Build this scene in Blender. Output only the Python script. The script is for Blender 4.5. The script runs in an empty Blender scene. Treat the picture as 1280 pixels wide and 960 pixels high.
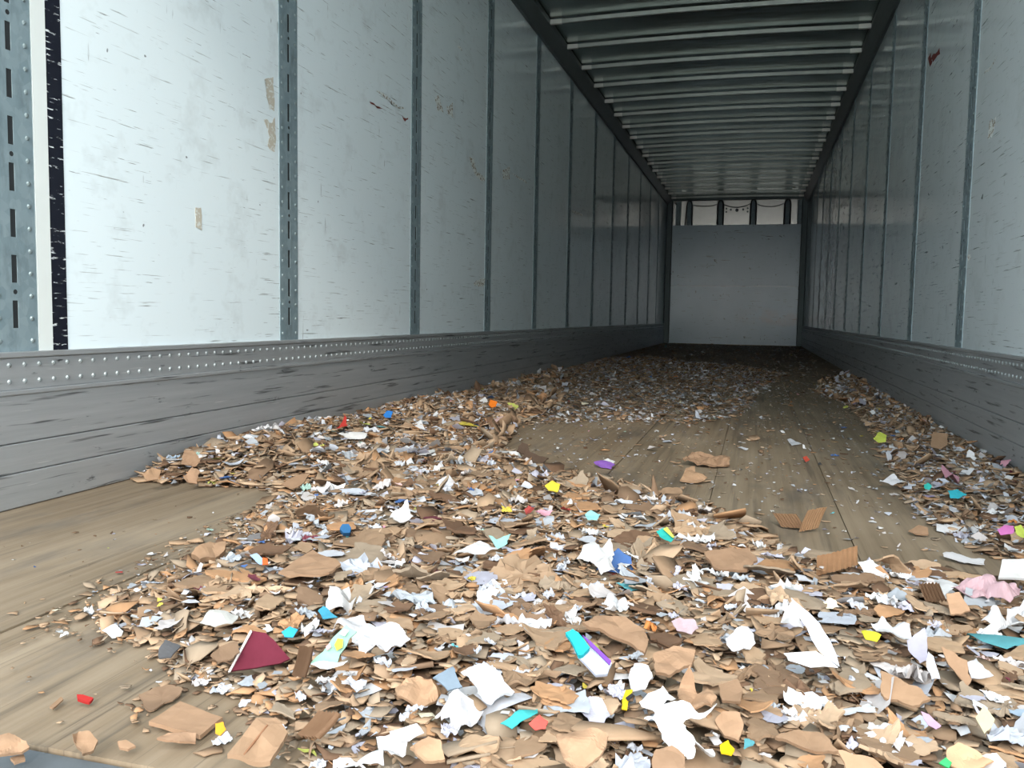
import bpy, bmesh, math, random
import numpy as np
from mathutils import Vector, Matrix, noise as mnoise

SC = bpy.context.scene
COL = SC.collection
rng = np.random.default_rng(7)
random.seed(7)

# ------------------------------------------------------------------ camera
FPX, YAW, PITCH, ROLL = 1071.1, 0.2742, 0.0798, 0.0171
CAM = np.array([1.6574, -1.6103, 0.4699])
_f = np.array([-math.sin(YAW)*math.cos(PITCH), math.cos(YAW)*math.cos(PITCH), -math.sin(PITCH)])
_r = np.array([math.cos(YAW), math.sin(YAW), 0.0])
_u = np.cross(_r, _f)
CR = math.cos(ROLL)*_r + math.sin(ROLL)*_u
CU = -math.sin(ROLL)*_r + math.cos(ROLL)*_u
CF = _f
cam_data = bpy.data.cameras.new('camera')
cam_data.sensor_width = 36.0
cam_data.lens = FPX/1280*36.0
cam_data.clip_start = 0.02
cam = bpy.data.objects.new('camera', cam_data)
COL.objects.link(cam)
cam.matrix_world = Matrix(((CR[0], CU[0], -CF[0], CAM[0]), (CR[1], CU[1], -CF[1], CAM[1]),
                           (CR[2], CU[2], -CF[2], CAM[2]), (0, 0, 0, 1)))
SC.camera = cam

# ------------------------------------------------------------------ light
SUN_AZ = math.radians(13)      # the sun stands behind the camera, to its right
SUN_EL = math.radians(33)
world = bpy.data.worlds.new('sky'); SC.world = world
world.use_nodes = True
wn = world.node_tree; wn.nodes.clear()
wo = wn.nodes.new('ShaderNodeOutputWorld'); wb = wn.nodes.new('ShaderNodeBackground')
sky = wn.nodes.new('ShaderNodeTexSky'); sky.sky_type = 'NISHITA'
sky.sun_disc = False; sky.sun_elevation = SUN_EL; sky.sun_rotation = math.pi - SUN_AZ
sky.air_density = 1.0; sky.dust_density = 2.0; sky.ozone_density = 0.6
mixn = wn.nodes.new('ShaderNodeMix'); mixn.data_type = 'RGBA'; mixn.inputs[0].default_value = 0.88
mixn.inputs[7].default_value = (5.6, 6.15, 6.5, 1)          # bright thin cloud cover
wn.links.new(sky.outputs[0], mixn.inputs[6]); wn.links.new(mixn.outputs[2], wb.inputs[0])
wb.inputs[1].default_value = 0.69
wn.links.new(wb.outputs[0], wo.inputs[0])
sd = bpy.data.lights.new('sun', 'SUN'); sd.energy = 1.9; sd.angle = math.radians(9); sd.color = (1.0, 0.95, 0.87)
sun = bpy.data.objects.new('sun', sd); COL.objects.link(sun)
sdir = Vector((-math.sin(SUN_AZ)*math.cos(SUN_EL), math.cos(SUN_AZ)*math.cos(SUN_EL), -math.sin(SUN_EL)))
sun.rotation_euler = sdir.to_track_quat('-Z', 'Y').to_euler()
sun.location = (4, -8, 8)
vs = SC.view_settings
vs.view_transform = 'Standard'; vs.look = 'None'; vs.gamma = 1.0; vs.use_curve_mapping = False
vs.exposure = 0.26
SC.cycles.max_bounces = 16; SC.cycles.diffuse_bounces = 12; SC.cycles.glossy_bounces = 8

# ------------------------------------------------------------------ sizes of the trailer
W, PITCHY = 2.5, 1.22
Y_SILL, Y_NOSE = -0.894, 14.84
Z_ROOF, Z_RAIL = 2.70, 2.595
HS = 0.366

# ------------------------------------------------------------------ pixel helpers (1280 x 960 frame)
def ray(px, py):
    return CF*FPX + CR*(px-640) + CU*(480-py)
def on_floor(px, py, z=0.0):
    d = ray(px, py); return CAM + d*((z-CAM[2])/d[2])
def on_plane(px, py, p0, n):
    d = ray(px, py); return CAM + d*(np.dot(p0-CAM, n)/np.dot(d, n))
def project(P):
    d = P - CAM; z = d@CF
    return 640+FPX*(d@CR)/z, 480-FPX*(d@CU)/z, z

# ------------------------------------------------------------------ materials
def srgb(r, g, b):
    f = lambda c: (c/255)/12.92 if c/255 <= .04045 else ((c/255+.055)/1.055)**2.4
    return (f(r), f(g), f(b), 1)
class NT:
    def __init__(s, name):
        s.m = bpy.data.materials.new(name); s.m.use_nodes = True
        s.t = s.m.node_tree; s.b = s.t.nodes['Principled BSDF']
    def n(s, typ, **kw):
        x = s.t.nodes.new('ShaderNode'+typ)
        for k, v in kw.items(): setattr(x, k, v)
        return x
    def l(s, a, b): s.t.links.new(a, b)
    def coords(s, scale, rot=(0, 0, 0), src='pos'):
        mp = s.n('Mapping'); mp.inputs['Scale'].default_value = scale; mp.inputs['Rotation'].default_value = rot
        o = s.n('NewGeometry').outputs['Position'] if src == 'pos' else s.n('TexCoord').outputs['Object']
        s.l(o, mp.inputs['Vector']); return mp.outputs[0]
    def noise(s, vec, scale=1, detail=4, rough=.55):
        x = s.n('TexNoise'); x.inputs['Scale'].default_value = scale
        x.inputs['Detail'].default_value = detail; x.inputs['Roughness'].default_value = rough
        s.l(vec, x.inputs['Vector']); return x.outputs['Fac']
    def ramp(s, fac, stops):
        x = s.n('ValToRGB'); e = x.color_ramp.elements
        while len(e) < len(stops): e.new(.5)
        for el, (p, c) in zip(e, stops): el.position = p; el.color = c if len(c) == 4 else (*c, 1)
        s.l(fac, x.inputs[0]); return x.outputs[0]
    def g(s, fac, a, b):                      # grey threshold ramp 0..1
        return s.ramp(fac, [(a, (0, 0, 0)), (b, (1, 1, 1))])
    def mix(s, fac, a, b, mode='MIX'):
        x = s.n('Mix', data_type='RGBA', blend_type=mode)
        for v, i in ((fac, 0), (a, 6), (b, 7)):
            if hasattr(v, 'links'): s.l(v, x.inputs[i])
            else: x.inputs[i].default_value = v
        return x.outputs[2]
    def math(s, op, a, b):
        x = s.n('Math', operation=op)
        for v, i in ((a, 0), (b, 1)):
            if hasattr(v, 'links'): s.l(v, x.inputs[i])
            else: x.inputs[i].default_value = v
        return x.outputs[0]
    def bump(s, h, strength=.3, dist=.005):
        x = s.n('Bump'); x.inputs['Strength'].default_value = strength; x.inputs['Distance'].default_value = dist
        s.l(h, x.inputs['Height']); s.l(x.outputs[0], s.b.inputs['Normal'])
    def fin(s, color=None, rough=.5, metal=0, spec=.5, coat=0, coat_rough=.1):
        b = s.b
        for v, k in ((color, 'Base Color'), (rough, 'Roughness'), (metal, 'Metallic')):
            if v is None: continue
            if hasattr(v, 'links'): s.l(v, b.inputs[k])
            else: b.inputs[k].default_value = v
        b.inputs['Specular IOR Level'].default_value = spec
        b.inputs['Coat Weight'].default_value = coat; b.inputs['Coat Roughness'].default_value = coat_rough
        return s.m

def mat_panel():
    t = NT('scratched_white_panel')
    base = t.mix(t.noise(t.coords((.6, .6, .9)), 1.2, 3), srgb(238, 247, 249), srgb(230, 242, 246))
    # long thin scratches, nearly level, in two directions
    out = base
    for sc, rot, a, b, col, sd in (((1, 1.3, 42), (.10, 0, 0), .635, .675, srgb(146, 151, 148), 3.1),
                                   ((1, 1.6, 60), (-.34, 0, 0), .655, .685, srgb(136, 141, 138), 2.7),
                                   ((1, 4.5, 75), (-.2, 0, 0), .678, .705, srgb(112, 115, 114), 2.2),
                                   ((1, 30, 3), (0, 0, 0), .70, .73, srgb(120, 122, 120), 1.9)):
        f = t.g(t.noise(t.coords(sc, rot), sd, 3, .6), a, b)
        sparse = t.g(t.noise(t.coords((1, .9, 1.2)), 1.7+sd, 2), .41, .60)
        out = t.mix(t.math('MULTIPLY', f, sparse), out, col)
    sp = t.g(t.noise(t.coords((1, 1, 1.4)), 21, 2, .5), .755, .775)
    out = t.mix(t.math('MULTIPLY', sp, .8), out, srgb(84, 86, 86))
    sm = t.g(t.noise(t.coords((1, 2.2, 2.6)), 2.3, 4, .7), .54, .80)
    out = t.mix(t.math('MULTIPLY', sm, .33), out, srgb(160, 162, 158))
    t.bump(t.noise(t.coords((1, 1, 1)), 3.0, 2), .05, .01)
    rr = t.noise(t.coords((1, 1, 1)), 9, 3)
    return t.fin(out, t.math('MULTIPLY_ADD', rr, .22) if False else t.math('ADD', t.math('MULTIPLY', rr, .14), .09), 0, .5, .6, .08)
def mat_galv():
    t = NT('galvanised_steel')
    v = t.n('TexVoronoi'); v.inputs['Scale'].default_value = 45; t.l(t.coords((1, 1, 1)), v.inputs['Vector'])
    c = t.mix(v.outputs['Color'], srgb(118, 136, 142), srgb(138, 154, 159))
    c = t.mix(t.g(t.noise(t.coords((3, 3, 1)), 6, 4, .7), .5, .75), c, srgb(100, 114, 119))
    return t.fin(c, .5, .15)
def mat_scuff():
    t = NT('scuffed_aluminium')
    c = t.mix(t.noise(t.coords((1, .5, 14)), 3, 5, .65), srgb(158, 162, 165), srgb(200, 202, 203))
    c = t.mix(t.g(t.noise(t.coords((1, 1.2, 26), (.05, 0, 0)), 2.4, 3), .60, .68), c, srgb(104, 106, 107))
    c = t.mix(t.g(t.noise(t.coords((1, 2.2, 8)), 3.4, 4, .7), .645, .73), c, srgb(62, 64, 66))
    c = t.mix(t.g(t.noise(t.coords((1, 1.6, 60), (-.08, 0, 0)), 3.2, 2), .70, .72), c, srgb(205, 206, 205))
    t.bump(t.noise(t.coords((1, 1.5, 20)), 4, 3), .12, .004)
    return t.fin(c, .45, .6)
def mat_plain(name, col, rough=.5, metal=0., spec=.5, var=.12):
    t = NT(name)
    dark = tuple(x*(1-var*2) for x in col[:3])+(1,)
    c = t.mix(t.noise(t.coords((1, 1, 1)), 12, 4, .6), dark, col)
    return t.fin(c, rough, metal, spec)
def mat_roof():
    t = NT('dull_roof_metal')
    c = t.mix(t.noise(t.coords((.4, 2, 1)), 3, 4), srgb(176, 188, 184), srgb(192, 203, 198))
    t.bump(t.noise(t.coords((.6, 2, 1)), 2.5, 2), .25, .02)
    return t.fin(c, .26, 1.0)
def mat_bow():
    t = NT('zinc_roof_bow')
    c = t.mix(t.noise(t.coords((3, 1, 1)), 6, 3), srgb(140, 145, 140), srgb(172, 175, 168))
    return t.fin(c, .38, .5)
def mat_ply():
    t = NT('painted_nose_sheet')
    c = t.mix(t.noise(t.coords((1.5, 1, 1.2)), 1.6, 4), srgb(166, 190, 203), srgb(190, 209, 220))
    c = t.mix(t.g(t.noise(t.coords((5, 1, 5)), 2.4, 3, .7), .66, .72), c, srgb(84, 90, 98))
    c = t.mix(t.g(t.noise(t.coords((1.2, 1, 22)), 3, 2), .69, .72), c, srgb(112, 118, 124))
    rust = t.math('MULTIPLY', t.g(t.noise(t.coords((1, 1, 1.5)), 2.2, 3), .45, .75), 1)
    sx = t.n('SeparateXYZ'); t.l(t.n('NewGeometry').outputs['Position'], sx.inputs[0])
    band = t.math('MULTIPLY', t.g(t.math('DIVIDE', sx.outputs[2], 2.0), .16, .24), t.math('SUBTRACT', 1.0, t.g(t.math('DIVIDE', sx.outputs[2], 2.0), .27, .36)))
    side = t.g(t.math('DIVIDE', sx.outputs[0], 2.5), .5, .72)
    c = t.mix(t.math('MULTIPLY', t.math('MULTIPLY', band, side), t.math('MULTIPLY', rust, .6)), c, srgb(190, 150, 130))
    return t.fin(c, .26, 0, .5)
def mat_floor():
    t = NT('worn_hardwood_floor')
    oi = t.n('ObjectInfo')
    s1 = t.noise(t.coords((34, .7, 1)), 1.3, 4, .6)
    c = t.ramp(s1, [(.22, srgb(82, 72, 58)), (.45, srgb(117, 103, 84)), (.6, srgb(128, 114, 95)), (.85, srgb(145, 132, 112))])
    c = t.mix(t.math('MULTIPLY', oi.outputs['Random'], .3), c, srgb(126, 104, 80))
    st = t.g(t.noise(t.coords((3.2, .8, 1)), 2.2, 5, .7), .53, .70)
    c = t.mix(t.math('MULTIPLY', st, .72), c, srgb(80, 74, 68))
    c = t.mix(t.math('MULTIPLY', t.g(t.noise(t.coords((11, .5, 1)), 2.0, 4, .65), .57, .66), .6), c, srgb(74, 66, 56))
    fine = t.g(t.noise(t.coords((70, 1.4, 1)), 1.5, 3, .6), .62, .67)
    c = t.mix(t.math('MULTIPLY', fine, .55), c, srgb(74, 64, 54))
    dust = t.g(t.noise(t.coords((2, .9, 1)), 1.7, 3), .45, .75)
    c = t.mix(t.math('MULTIPLY', dust, .35), c, srgb(172, 156, 134))
    t.bump(s1, .35, .003)
    return t.fin(c, .62, 0, .35)
def mat_sheet(name, src, rough=.85, grain=.25, gscale=60, flute=False):
    """paper / cardboard: colour per piece, fibre grain on top"""
    t = NT(name)
    if src == 'attr':
        a = t.n('Attribute', attribute_name='tint'); col = a.outputs['Color']; vec = t.coords((1, 1, 1))
    else:
        col = t.n('ObjectInfo').outputs['Color']; vec = t.coords((1, 1, 1), src='obj') if False else t.coords((1, 1, 1))
    nz = t.noise(vec, gscale, 3, .6)
    dark = t.mix(1.0, col, (1-grain, 1-grain*1.15, 1-grain*1.3, 1), 'MULTIPLY')
    c = t.mix(nz, dark, col)
    blot = t.g(t.noise(vec, 14, 3, .6), .58, .8)
    c = t.mix(t.math('MULTIPLY', blot, .25), c, dark)
    t.bump(nz, .25, .001)
    return t.fin(c, rough, 0, .2)
def mat_print(name, base, spots):
    t = NT(name); c = base
    for i, (col, sc, th) in enumerate(spots):
        v = t.coords((1, 1, 1), (0, 0, i*1.3))
        c = t.mix(t.g(t.noise(v, sc, 2), th, th+.02), c, col)
    return t.fin(c, .5, 0, .35)

M_PANEL, M_GALV, M_SCUFF, M_ROOF, M_BOW = mat_panel(), mat_galv(), mat_scuff(), mat_roof(), mat_bow()
M_PLY, M_FLOOR = mat_ply(), mat_floor()
M_RAIL = mat_plain('dark_top_rail', srgb(104, 112, 112), .45, .5)
M_POST = mat_plain('dark_corner_post', srgb(92, 104, 106), .5, .4)
M_RIVET = mat_plain('bright_rivet', srgb(150, 157, 158), .45, .4, var=.05)
M_PRIVET = mat_plain('dull_rivet', srgb(140, 154, 156), .4, .5, var=.05)
M_CLIP = mat_plain('bright_clip', srgb(214, 214, 206), .4, .3, var=.03)
M_HOLE = mat_plain('painted_recess_shade', srgb(34, 38, 40), .8)  # dark colour stands in for the shade inside slots, holes and gaps
M_SKIN = mat_plain('nose_skin', srgb(196, 192, 186), .25, .65, var=.1)
M_CABLE = mat_plain('black_cable', srgb(22, 26, 28), .5)
M_STEEL = mat_plain('worn_sill_steel', srgb(120, 126, 130), .5, .45, var=.3)
M_GROUND = mat_plain('yard_concrete', srgb(186, 184, 180), .9)
def mat_patch(name, a, b, th):
    t = NT(name); f = t.g(t.noise(t.coords((1, 1, 1.3)), 55, 4, .65), th, th+.06)
    return t.fin(t.mix(f, a, b), .7)
M_RESIDUE = mat_patch('brown_residue', srgb(214, 217, 212), srgb(192, 184, 168), .42)
M_RESDARK = mat_patch('dark_residue', srgb(212, 217, 214), srgb(128, 114, 96), .50)
M_REDMARK = mat_plain('red_paint_mark', srgb(118, 52, 46), .8)
M_OBJ = mat_sheet('torn_sheet', 'obj')
M_ATTR = mat_sheet('torn_sheet_mixed', 'attr')
def mat_black():
    t = NT('scratched_black_tape')
    c = t.mix(t.g(t.noise(t.coords((1, 6, 40)), 2.6, 4, .7), .60, .63), srgb(20, 22, 34), srgb(225, 228, 228))
    c = t.mix(t.g(t.noise(t.coords((1, 60, 2.0)), 2.0, 3), .67, .69), c, srgb(205, 208, 208))
    sx = t.n('SeparateXYZ'); t.l(t.n('NewGeometry').outputs['Position'], sx.inputs[0])
    return t.fin(c, .3)
M_BLACK = mat_black()
def mat_edge():
    t = NT('corrugated_tan'); w = t.n('TexWave'); w.inputs['Scale'].default_value = 60
    t.l(t.coords((1, .3, 1)), w.inputs['Vector'])
    c = t.mix(w.outputs['Fac'], srgb(176, 128, 84), srgb(222, 172, 122)); t.bump(w.outputs['Fac'], .6, .003)
    return t.fin(c, .85, 0, .2)
M_CORR = mat_edge()

# ------------------------------------------------------------------ object helpers
def link(o, parent=None):
    COL.objects.link(o)
    if parent is not None: o.parent = parent
    return o
def tag(o, label=None, cat=None, group=None, kind=None):
    if label: o['label'] = label
    if cat: o['category'] = cat
    if group: o['group'] = group
    if kind: o['kind'] = kind
    return o
class MB:
    def __init__(s): s.v = []; s.f = []
    def box(s, x0, x1, y0, y1, z0, z1):
        b = len(s.v)
        s.v += [(x, y, z) for z in (z0, z1) for y in (y0, y1) for x in (x0, x1)]
        s.f += [tuple(b+i for i in q) for q in ((0, 2, 3, 1), (4, 5, 7, 6), (0, 1, 5, 4), (2, 6, 7, 3), (0, 4, 6, 2), (1, 3, 7, 5))]
        return s
    def prism_y(s, prof, y0, y1):
        n = len(prof); b = len(s.v)
        s.v += [(x, y0, z) for x, z in prof] + [(x, y1, z) for x, z in prof]
        for i in range(n):
            j = (i+1) % n; s.f.append((b+i, b+j, b+n+j, b+n+i))
        s.f.append(tuple(b+i for i in range(n))[::-1]); s.f.append(tuple(b+n+i for i in range(n)))
        return s
    def rivet(s, c, r, nrm):
        # low dome with its axis along nrm (+x or -x)
        b = len(s.v)
        for k, (rr, h) in enumerate(((1, 0), (.72, .5))):
            for i in range(6):
                a = i*math.pi/3
                s.v.append((c[0]+nrm*h*r, c[1]+r*rr*math.cos(a), c[2]+r*rr*math.sin(a)))
        s.v.append((c[0]+nrm*r*.68, c[1], c[2]))
        for i in range(6):
            j = (i+1) % 6
            q = (b+i, b+j, b+6+j, b+6+i); tr = (b+6+i, b+6+j, b+12)
            s.f += [q, tr] if nrm > 0 else [q[::-1], tr[::-1]]
        return s
    def mesh(s, name, mat):
        m = bpy.data.meshes.new(name); m.from_pydata(s.v, [], s.f); m.update(); m.materials.append(mat); return m
    def build(s, name, mat, parent=None, bevel=0, smooth=False):
        m = s.mesh(name, mat)
        bm = bmesh.new(); bm.from_mesh(m)
        bmesh.ops.recalc_face_normals(bm, faces=bm.faces)
        if bevel: bmesh.ops.bevel(bm, geom=bm.edges[:], offset=bevel, segments=1, affect='EDGES')
        bm.to_mesh(m); bm.free()
        if smooth:
            for p in m.polygons: p.use_smooth = True
        return link(bpy.data.objects.new(name, m), parent)

# ================================================================== SETTING
# ---- floor: laminated boards running the length of the trailer
floor = MB().box(-.04, W+.04, Y_SILL+.005, Y_NOSE+.05, -.09, -.0345).build('floor', M_HOLE)
tag(floor, kind='structure')
NB = 8; bw = W/NB
for i in range(NB):
    dz = (.0, .0015, -.001, .001, -.0015, .0005, .001, 0)[i]
    MB().box(i*bw+.0011, (i+1)*bw-.0011, Y_SILL+(.0012*(i % 3)), Y_NOSE, -.034, dz).build('floor_board', M_FLOOR, floor)
sill = MB().box(-.04, W+.04, -1.22, Y_SILL-.0015, -.09, -.0025).build('trim_3', M_STEEL, bevel=.003)
tag(sill, kind='structure')

# ---- side walls
def slotted_post_mesh():
    """flat steel upright with slots, its round holes drawn as dark discs, local frame: +x into the room, y along wall, z from 0"""
    m = MB(); H = Z_RAIL-HS+.03; hw = .0625; sw = .008
    m.box(0, .003, -hw, -sw, 0, H); m.box(0, .003, sw, hw, 0, H)
    z = 0.0; k = 0
    s0 = .06
    m.box(0, .003, -sw, sw, 0, s0)
    z = s0
    while z+.105 < H:
        m.box(0, .003, -sw, sw, z+.064, min(z+.105, H)); z += .105
    m.box(0, .003, -sw, sw, z, H)
    return m.mesh('wall_post', M_GALV), H
def rivet_mesh(H):
    m = MB(); z = .03
    while z < H-.01:
        for y in (-.046, .046): m.rivet((.003, y, z), .0062, 1)
        z += .0525
    return m.mesh('rivets', M_PRIVET)
def holes_mesh(H):
    m = MB(); m.box(.0005, .0012, -.011, .011, .01, H-.01)
    z = .06+.084
    while z < H:
        b = len(m.v)
        m.v += [(.0034, .006*math.cos(a*math.pi/4), z+.006*math.sin(a*math.pi/4)) for a in range(8)]  # round holes: flat dark discs on the steel, shade put into the colour
        m.f.append(tuple(range(b, b+8))); z += .315
    return m.mesh('slot_backing', M_HOLE)
post_me, PH = slotted_post_mesh(); riv_me = rivet_mesh(PH); hol_me = holes_mesh(PH)
panel_me = MB().box(-.012, 0, -PITCHY/2+.002, PITCHY/2-.002, HS-.03, Z_RAIL+.06).mesh('wall_panel', M_PANEL)
for mm in (post_me, riv_me, panel_me):
    bm = bmesh.new(); bm.from_mesh(mm); bmesh.ops.recalc_face_normals(bm, faces=bm.faces); bm.to_mesh(mm); bm.free()

def side_wall(name, left):
    sx = 0 if left else W
    sg = 1 if left else -1
    wall = MB().box(*( (-.06, -.02) if left else (W+.02, W+.06)), -1.12, Y_NOSE+.05, -.09, Z_ROOF+.08).build(name, M_PANEL)
    tag(wall, kind='structure')
    n_posts = 13
    for i in range(n_posts):
        y = i*PITCHY
        if y > Y_NOSE-.1: break
        p = link(bpy.data.objects.new('wall_post', post_me), wall)
        p.location = (sx, y, HS-.005); p.rotation_euler.z = 0 if left else math.pi
        for nm, me in (('rivets', riv_me), ('slot_backing', hol_me)):
            c = link(bpy.data.objects.new(nm, me), p)
            if nm == 'rivets': c['kind'] = 'stuff'
    for i in range(-1, 13):
        yc = (i+.5)*PITCHY
        y0, y1 = max(yc-PITCHY/2, -1.1), min(yc+PITCHY/2, Y_NOSE)
        if y1-y0 < .15: continue
        if abs((y1-y0)-PITCHY) < 1e-6:
            p = link(bpy.data.objects.new('wall_panel', panel_me), wall)
            p.location = (sx, yc, 0); p.rotation_euler.z = 0 if left else math.pi
        else:
            m = MB(); xs = (-.012, 0) if left else (W, W+.012)
            m.box(*xs, y0+.002, y1-.002, HS-.03, Z_RAIL+.06).build('wall_panel', M_PANEL, wall)
    # scuff boards: three aluminium planks, a riveted band and a lip
    for j, (z0, z1, d) in enumerate(((.0015, .082, .014), (.084, .152, .013), (.154, .266, .012), (.277, .352, .010), (.353, HS, .016))):
        xs = (sx-.012, sx+d) if left else (sx-d, sx+.012)
        MB().box(*xs, -1.05, Y_NOSE-.02, z0, z1).build('scuff_lip' if j == 4 else 'scuff_board', M_SCUFF, wall, bevel=.002)
    xs = (sx-.012, sx+.017) if left else (sx-.017, sx+.012)
    MB().box(*xs, -1.05, Y_NOSE-.02, .266, .277).build('scuff_rib', M_SCUFF, wall, bevel=.002)
    m = MB(); y = -.9; k = 0
    while y < Y_NOSE-.1:
        for z in (.297, .336): m.rivet((sx+sg*.010, y, z), .0066, sg)
        y += .0435
    r = m.build('rivets', M_RIVET, wall); r['kind'] = 'stuff'
    return wall
wall_l = side_wall('wall_left', True)
wall_r = side_wall('wall_right', False)
# black tape strip beside the rearmost left post
MB().box(0, .0015, .110, .157, HS, Z_RAIL).build('black_tape_strip', M_BLACK, wall_l)
MB().box(0, .003, .066, .108, HS, Z_RAIL).build('white_cover_strip', mat_plain('white_cover_strip', srgb(222, 226, 222), .4, var=.03), wall_l)
# residue patches and paint marks on the walls
def mark(px_list, x, mat, parent, name):
    n = np.array([1., 0, 0]); pts = [on_plane(px, py, np.array([x, 0, 0]), n) for px, py in px_list]
    bm = bmesh.new(); vs_ = [bm.verts.new(p) for p in pts]; f = bm.faces.new(vs_)
    bmesh.ops.triangulate(bm, faces=[f]); bmesh.ops.subdivide_edges(bm, edges=bm.edges[:], cuts=2, use_grid_fill=True)
    for v in bm.verts:
        nz = mnoise.noise_vector(v.co*31); v.co.y += nz.y*.012; v.co.z += nz.z*.016
    r = bmesh.ops.solidify(bm, geom=bm.faces[:], thickness=.0008)
    me = bpy.data.meshes.new(name); bm.to_mesh(me); bm.free(); me.materials.append(mat)
    return link(bpy.data.objects.new(name, me), parent)
XL, XR = .0009, W-.0009
for pl in ([(331, 97), (341, 96), (343, 140), (337, 138), (334, 118)], [(336, 152), (344, 148), (344, 190), (335, 182)],
           [(330, 152), (336, 151), (335, 160), (331, 158)], [(243, 258), (252, 260), (252, 288), (245, 282)]):
    mark(pl, XL, M_RESIDUE, wall_l, 'tape_residue')
for pl in ([(543, 121), (549, 120), (554, 141), (547, 137)], [(558, 132), (566, 130), (566, 148), (560, 142)],
           [(586, 196), (592, 198), (596, 214), (606, 222), (606, 228), (594, 220)],
           [(628, 212), (637, 208), (637, 224), (629, 223)], [(592, 354), (602, 347), (607, 350), (604, 358), (595, 357)],
           [(470, 113), (478, 116), (500, 134), (508, 137), (495, 134)], [(638, 216), (656, 224), (660, 230), (650, 224)],
           [(714, 262), (728, 268), (729, 271), (716, 266)], [(572, 57), (577, 62), (578, 65), (574, 62)]):
    mark(pl, XL, M_RESDARK, wall_l, 'dark_scuff')
for pl in ([(462, 128), (474, 134), (478, 137), (464, 131)], [(502, 145), (510, 149), (510, 151), (504, 148)]):
    mark(pl, XL, M_REDMARK, wall_l, 'red_scratch')
for pl in ([(1163, 72), (1167, 69), (1174, 61), (1175, 67), (1166, 78)], [(1160, 74), (1163, 66), (1165, 78), (1163, 84)],
           [(1237, 152), (1245, 147), (1240, 172), (1235, 174)]):
    mark(pl, XR, M_REDMARK if pl[0][0] < 1200 else M_RESDARK, wall_r, 'red_paint_mark' if pl[0][0] < 1200 else 'dark_scuff')
for pl in ([(1228, 94), (1243, 76), (1247, 70), (1236, 88)], [(1209, 320), (1213, 317), (1214, 322), (1210, 326)]):
    mark(pl, XR, M_RESDARK, wall_r, 'dark_scuff')

# ---- nose (front) wall
wall_f = MB().box(-.04, W+.04, Y_NOSE+.06, Y_NOSE+.10, -.09, Z_ROOF+.08).build('wall_front', M_SKIN)
tag(wall_f, kind='structure')
for z0, z1 in ((.004, 1.078), (1.084, 2.20)):
    MB().box(.06, W-.06, Y_NOSE-.018, Y_NOSE, z0, z1).build('lining_sheet', M_PLY, wall_f)
for x in (.20, .405, .97, 1.555, 2.15, 2.37):
    m = MB(); m.box(x-.032, x+.032, Y_NOSE, Y_NOSE+.045, .1, 2.64); m.box(x-.05, x+.05, Y_NOSE+.046, Y_NOSE+.06, .1, 2.645)
    m.build('nose_post', M_GALV, wall_f, bevel=.006)
for dx, dz, r in ((0, 0, .032), (-.11, .01, .02), (.11, .01, .02), (-.19, .03, .018), (-.19, -.03, .018), (.19, .03, .018), (.19, -.03, .018)):
    b = MB(); cx, cz = 1.262+dx, 2.475+dz
    b.v = [(cx+r*math.cos(a*math.pi/5), Y_NOSE+.0595, cz+r*math.sin(a*math.pi/5)) for a in range(10)] + [(cx+r*math.cos(a*math.pi/5), Y_NOSE+.0555, cz+r*math.sin(a*math.pi/5)) for a in range(10)]
    b.f = [tuple(range(10, 20))[::-1], tuple(range(10))]+[(i, (i+1) % 10, 10+(i+1) % 10, 10+i) for i in range(10)]
    b.build('vent_dark_disc', M_HOLE, wall_f)  # no opening cut: a dark disc carries the shade of the vent
MB().box(.06, W-.06, Y_NOSE-.03, Y_NOSE+.02, 2.655, 2.70).build('nose_header', M_POST, wall_f, bevel=.004)
for i, x0 in enumerate((.0, W-.105)):
    MB().box(x0, x0+.105, Y_NOSE-.10, Y_NOSE-.019, .001, Z_ROOF-.03).build('corner_post', M_POST, wall_f, bevel=.012)
# cable looping over the nose posts
def tube(name, pts, r, mat, parent=None, res=6):
    cu = bpy.data.curves.new(name, 'CURVE'); cu.dimensions = '3D'; cu.bevel_depth = r; cu.bevel_resolution = 1; cu.resolution_u = 4
    sp = cu.splines.new('NURBS'); sp.points.add(len(pts)-1); sp.use_endpoint_u = True; sp.order_u = 3
    for p, q in zip(sp.points, pts): p.co = (*q, 1)
    o = bpy.data.objects.new(name, cu); COL.objects.link(o)
    dg = bpy.context.evaluated_depsgraph_get(); me = bpy.data.meshes.new_from_object(o.evaluated_get(dg))
    bpy.data.objects.remove(o); me.materials.clear(); me.materials.append(mat)
    return link(bpy.data.objects.new(name, me), parent)
pts = []; YC = Y_NOSE+.012
posts = [.405, .97, 1.555, 2.15]
pts.append((.13, YC, 2.62)); pts.append((.19, YC, 2.58)); pts.append((.21, YC, 2.50)); pts.append((.2, YC, 2.19))
tag(tube('cable', pts, .011, M_CABLE), 'short black cable drooping at left corner above front lining', 'cable')
for i, x in enumerate(posts):
    pp = [(x-.055-.02*(i == 0), YC-.02, 2.19), (x-.055, YC-.02, 2.50), (x-.045, YC-.02, 2.62), (x, YC-.02, 2.665), (x+.045, YC-.02, 2.62), (x+.055, YC-.02, 2.50), (x+.05, YC-.02, 2.19)]
    tag(tube('cable_loop', pp, .012, M_CABLE), ('black cable loop over the front-wall post nearest the left corner', 'black cable loop over front-wall post left of the vent holes',
        'black cable loop over front-wall post right of the vent holes', 'black cable loop over the front-wall post nearest the right corner')[i], 'cable', 'cable loops over the front posts')
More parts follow.
